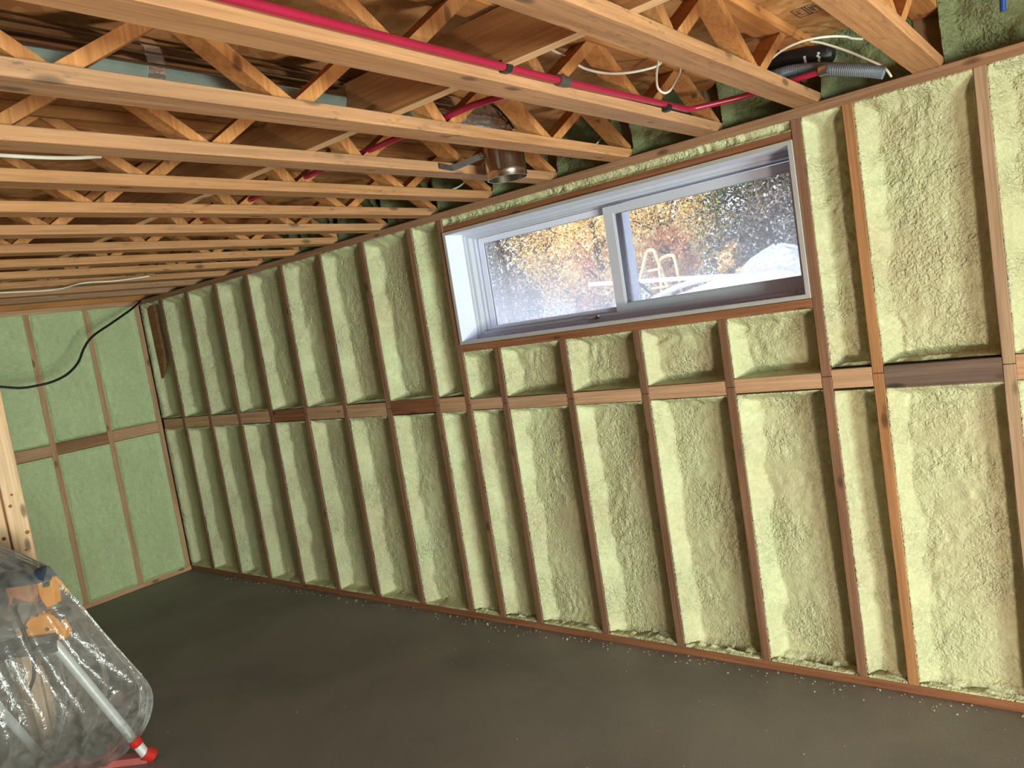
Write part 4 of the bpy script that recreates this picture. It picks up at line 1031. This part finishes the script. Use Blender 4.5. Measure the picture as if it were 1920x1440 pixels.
tag(m.build('plank_trestle', plain('pinkish_board', (.75, .64, .62), .6)), 'pale pinkish plank on short trestles outside the right pane', 'plank')
root = empty('sawhorse', (2.72, 3.6, 1.452)); o0 = np.array((2.72, 3.6, 1.452)); YM = plain('yellow_tubing', (.72, .60, .32), .5)
m = MB(); m.tube([np.array(p) - o0 for p in ((2.52, 3.45, 1.46), (2.715, 3.6, 2.075), (2.735, 3.6, 2.09), (2.78, 3.6, 2.09), (2.80, 3.6, 2.07), (2.87, 3.75, 1.46))], .017, 8); m.build('a_frame', YM, root)
m = MB(); m.tube([np.array(p) - o0 for p in ((2.66, 3.6, 1.90), (2.83, 3.6, 1.90))], .012, 8); m.build('crossbar', YM, root)
tag(root, 'yellow A shaped frame standing outside, left part of the right pane', 'frame')
root = empty('garden_chair', (2.76, 3.9, 1.452)); o0 = np.array((2.76, 3.9, 1.452))
m = MB(); m.tube([np.array(p) - o0 for p in spline([(2.66, 3.9, 1.46), (2.67, 3.9, 1.90), (2.69, 3.9, 1.99), (2.75, 3.9, 2.02), (2.81, 3.9, 2.02), (2.85, 3.9, 1.96), (2.88, 3.9, 1.46)], 5)], .015, 8); m.build('back_hoop', YM, root)
m = MB(); m.box(np.array((2.66, 3.62, 1.72)) - o0, np.array((2.88, 3.9, 1.74)) - o0); m.build('seat', YM, root)
m = MB(); m.tube([np.array(p) - o0 for p in ((2.68, 3.64, 1.46), (2.68, 3.64, 1.73))], .012, 8); m.build('leg', YM, root)
m = MB(); m.tube([np.array(p) - o0 for p in ((2.86, 3.64, 1.46), (2.86, 3.64, 1.73))], .012, 8); m.build('leg', YM, root)
tag(root, 'yellow garden chair outside, right beside the A shaped frame', 'chair')
m = MB(); m.tube([(2.93, 2.8, 1.455), (2.93, 2.8, 1.60), (2.935, 2.8, 1.80), (2.94, 2.8, 1.87), (2.95, 2.8, 1.95), (2.95, 2.8, 1.985)], .09, 16, rfun=lambda t: (.05, .05, .05, .08, .07, .03)[min(5, int(t * 5.01))])
tag(auto_smooth(m.build('dark_bucket', DGREY), 60), 'dark rounded object outside beside the window mullion', 'bucket')
cable('black_rope', [(2.99, 2.70, 1.88), (3.058, 2.6, 1.855), (3.169, 2.55, 1.775), (3.257, 2.5, 1.712), (3.321, 2.45, 1.672)], .011, BLACK, 'black rope slanting down from the dark object outside', 'rope')
# plastic covered heap at the right
nh = 48; V = []; F = []
hp = [(1.452, .50), (1.55, .47), (1.66, .42), (1.74, .33), (1.82, .22), (1.87, .12), (1.905, .03)]
for i, (z, r_) in enumerate(hp):
    for k in range(nh):
        a = 2 * PI * k / nh; q = r_ * (1 + .10 * math.sin(3 * a + i * .6) + .05 * math.sin(9 * a + i)); V.append((4.16 + .22 * (1.9 - z) + q * math.cos(a), 3.0 + q * math.sin(a), z + .012 * math.sin(5 * a)))
for i in range(len(hp) - 1):
    for k in range(nh): F.append((i*nh+k, i*nh+(k+1) % nh, (i+1)*nh+(k+1) % nh, (i+1)*nh+k))
F.append(tuple((len(hp)-1)*nh + k for k in range(nh))); F.append(tuple(range(nh))[::-1])
m = MB(); m.add(V, F); tag(auto_smooth(m.build('wrapped_heap', FILMW), 25), 'peaked heap wrapped in whitish plastic outside, lower right of the right pane', 'heap')

# unseen lamp added behind the camera as a body for the low fill
root = empty('added_lamp', (7.5, -2.57, 0))
d_ = (Vector((4.6, -0.2, 1.5)) - Vector((7.45, -2.55, 0.33))).normalized()
c_ = Vector((7.45, -2.55, 0.33)) - Vector((7.5, -2.57, 0)) - d_ * .035
m = MB(); m.beam(c_ - d_ * .03, c_ + d_ * .02, .38, .28, Vector((0, 0, 1)).cross(d_)); m.build('lamp_head', DGREY, root)
m = MB(); sd_ = Vector((0, 0, 1)).cross(d_).normalized()
m.tube([c_ + sd_ * .2, c_ + sd_ * .2 + Vector((0, 0, -.2)), Vector((0, 0, .02)) + sd_ * .2, Vector((0, 0, .02)) - sd_ * .2, c_ - sd_ * .2 + Vector((0, 0, -.2)), c_ - sd_ * .2], .012, 8); m.build('stand', REDP, root)
tag(root, 'added unseen lamp, dark head on red tube stand on the floor behind the camera', 'lamp')
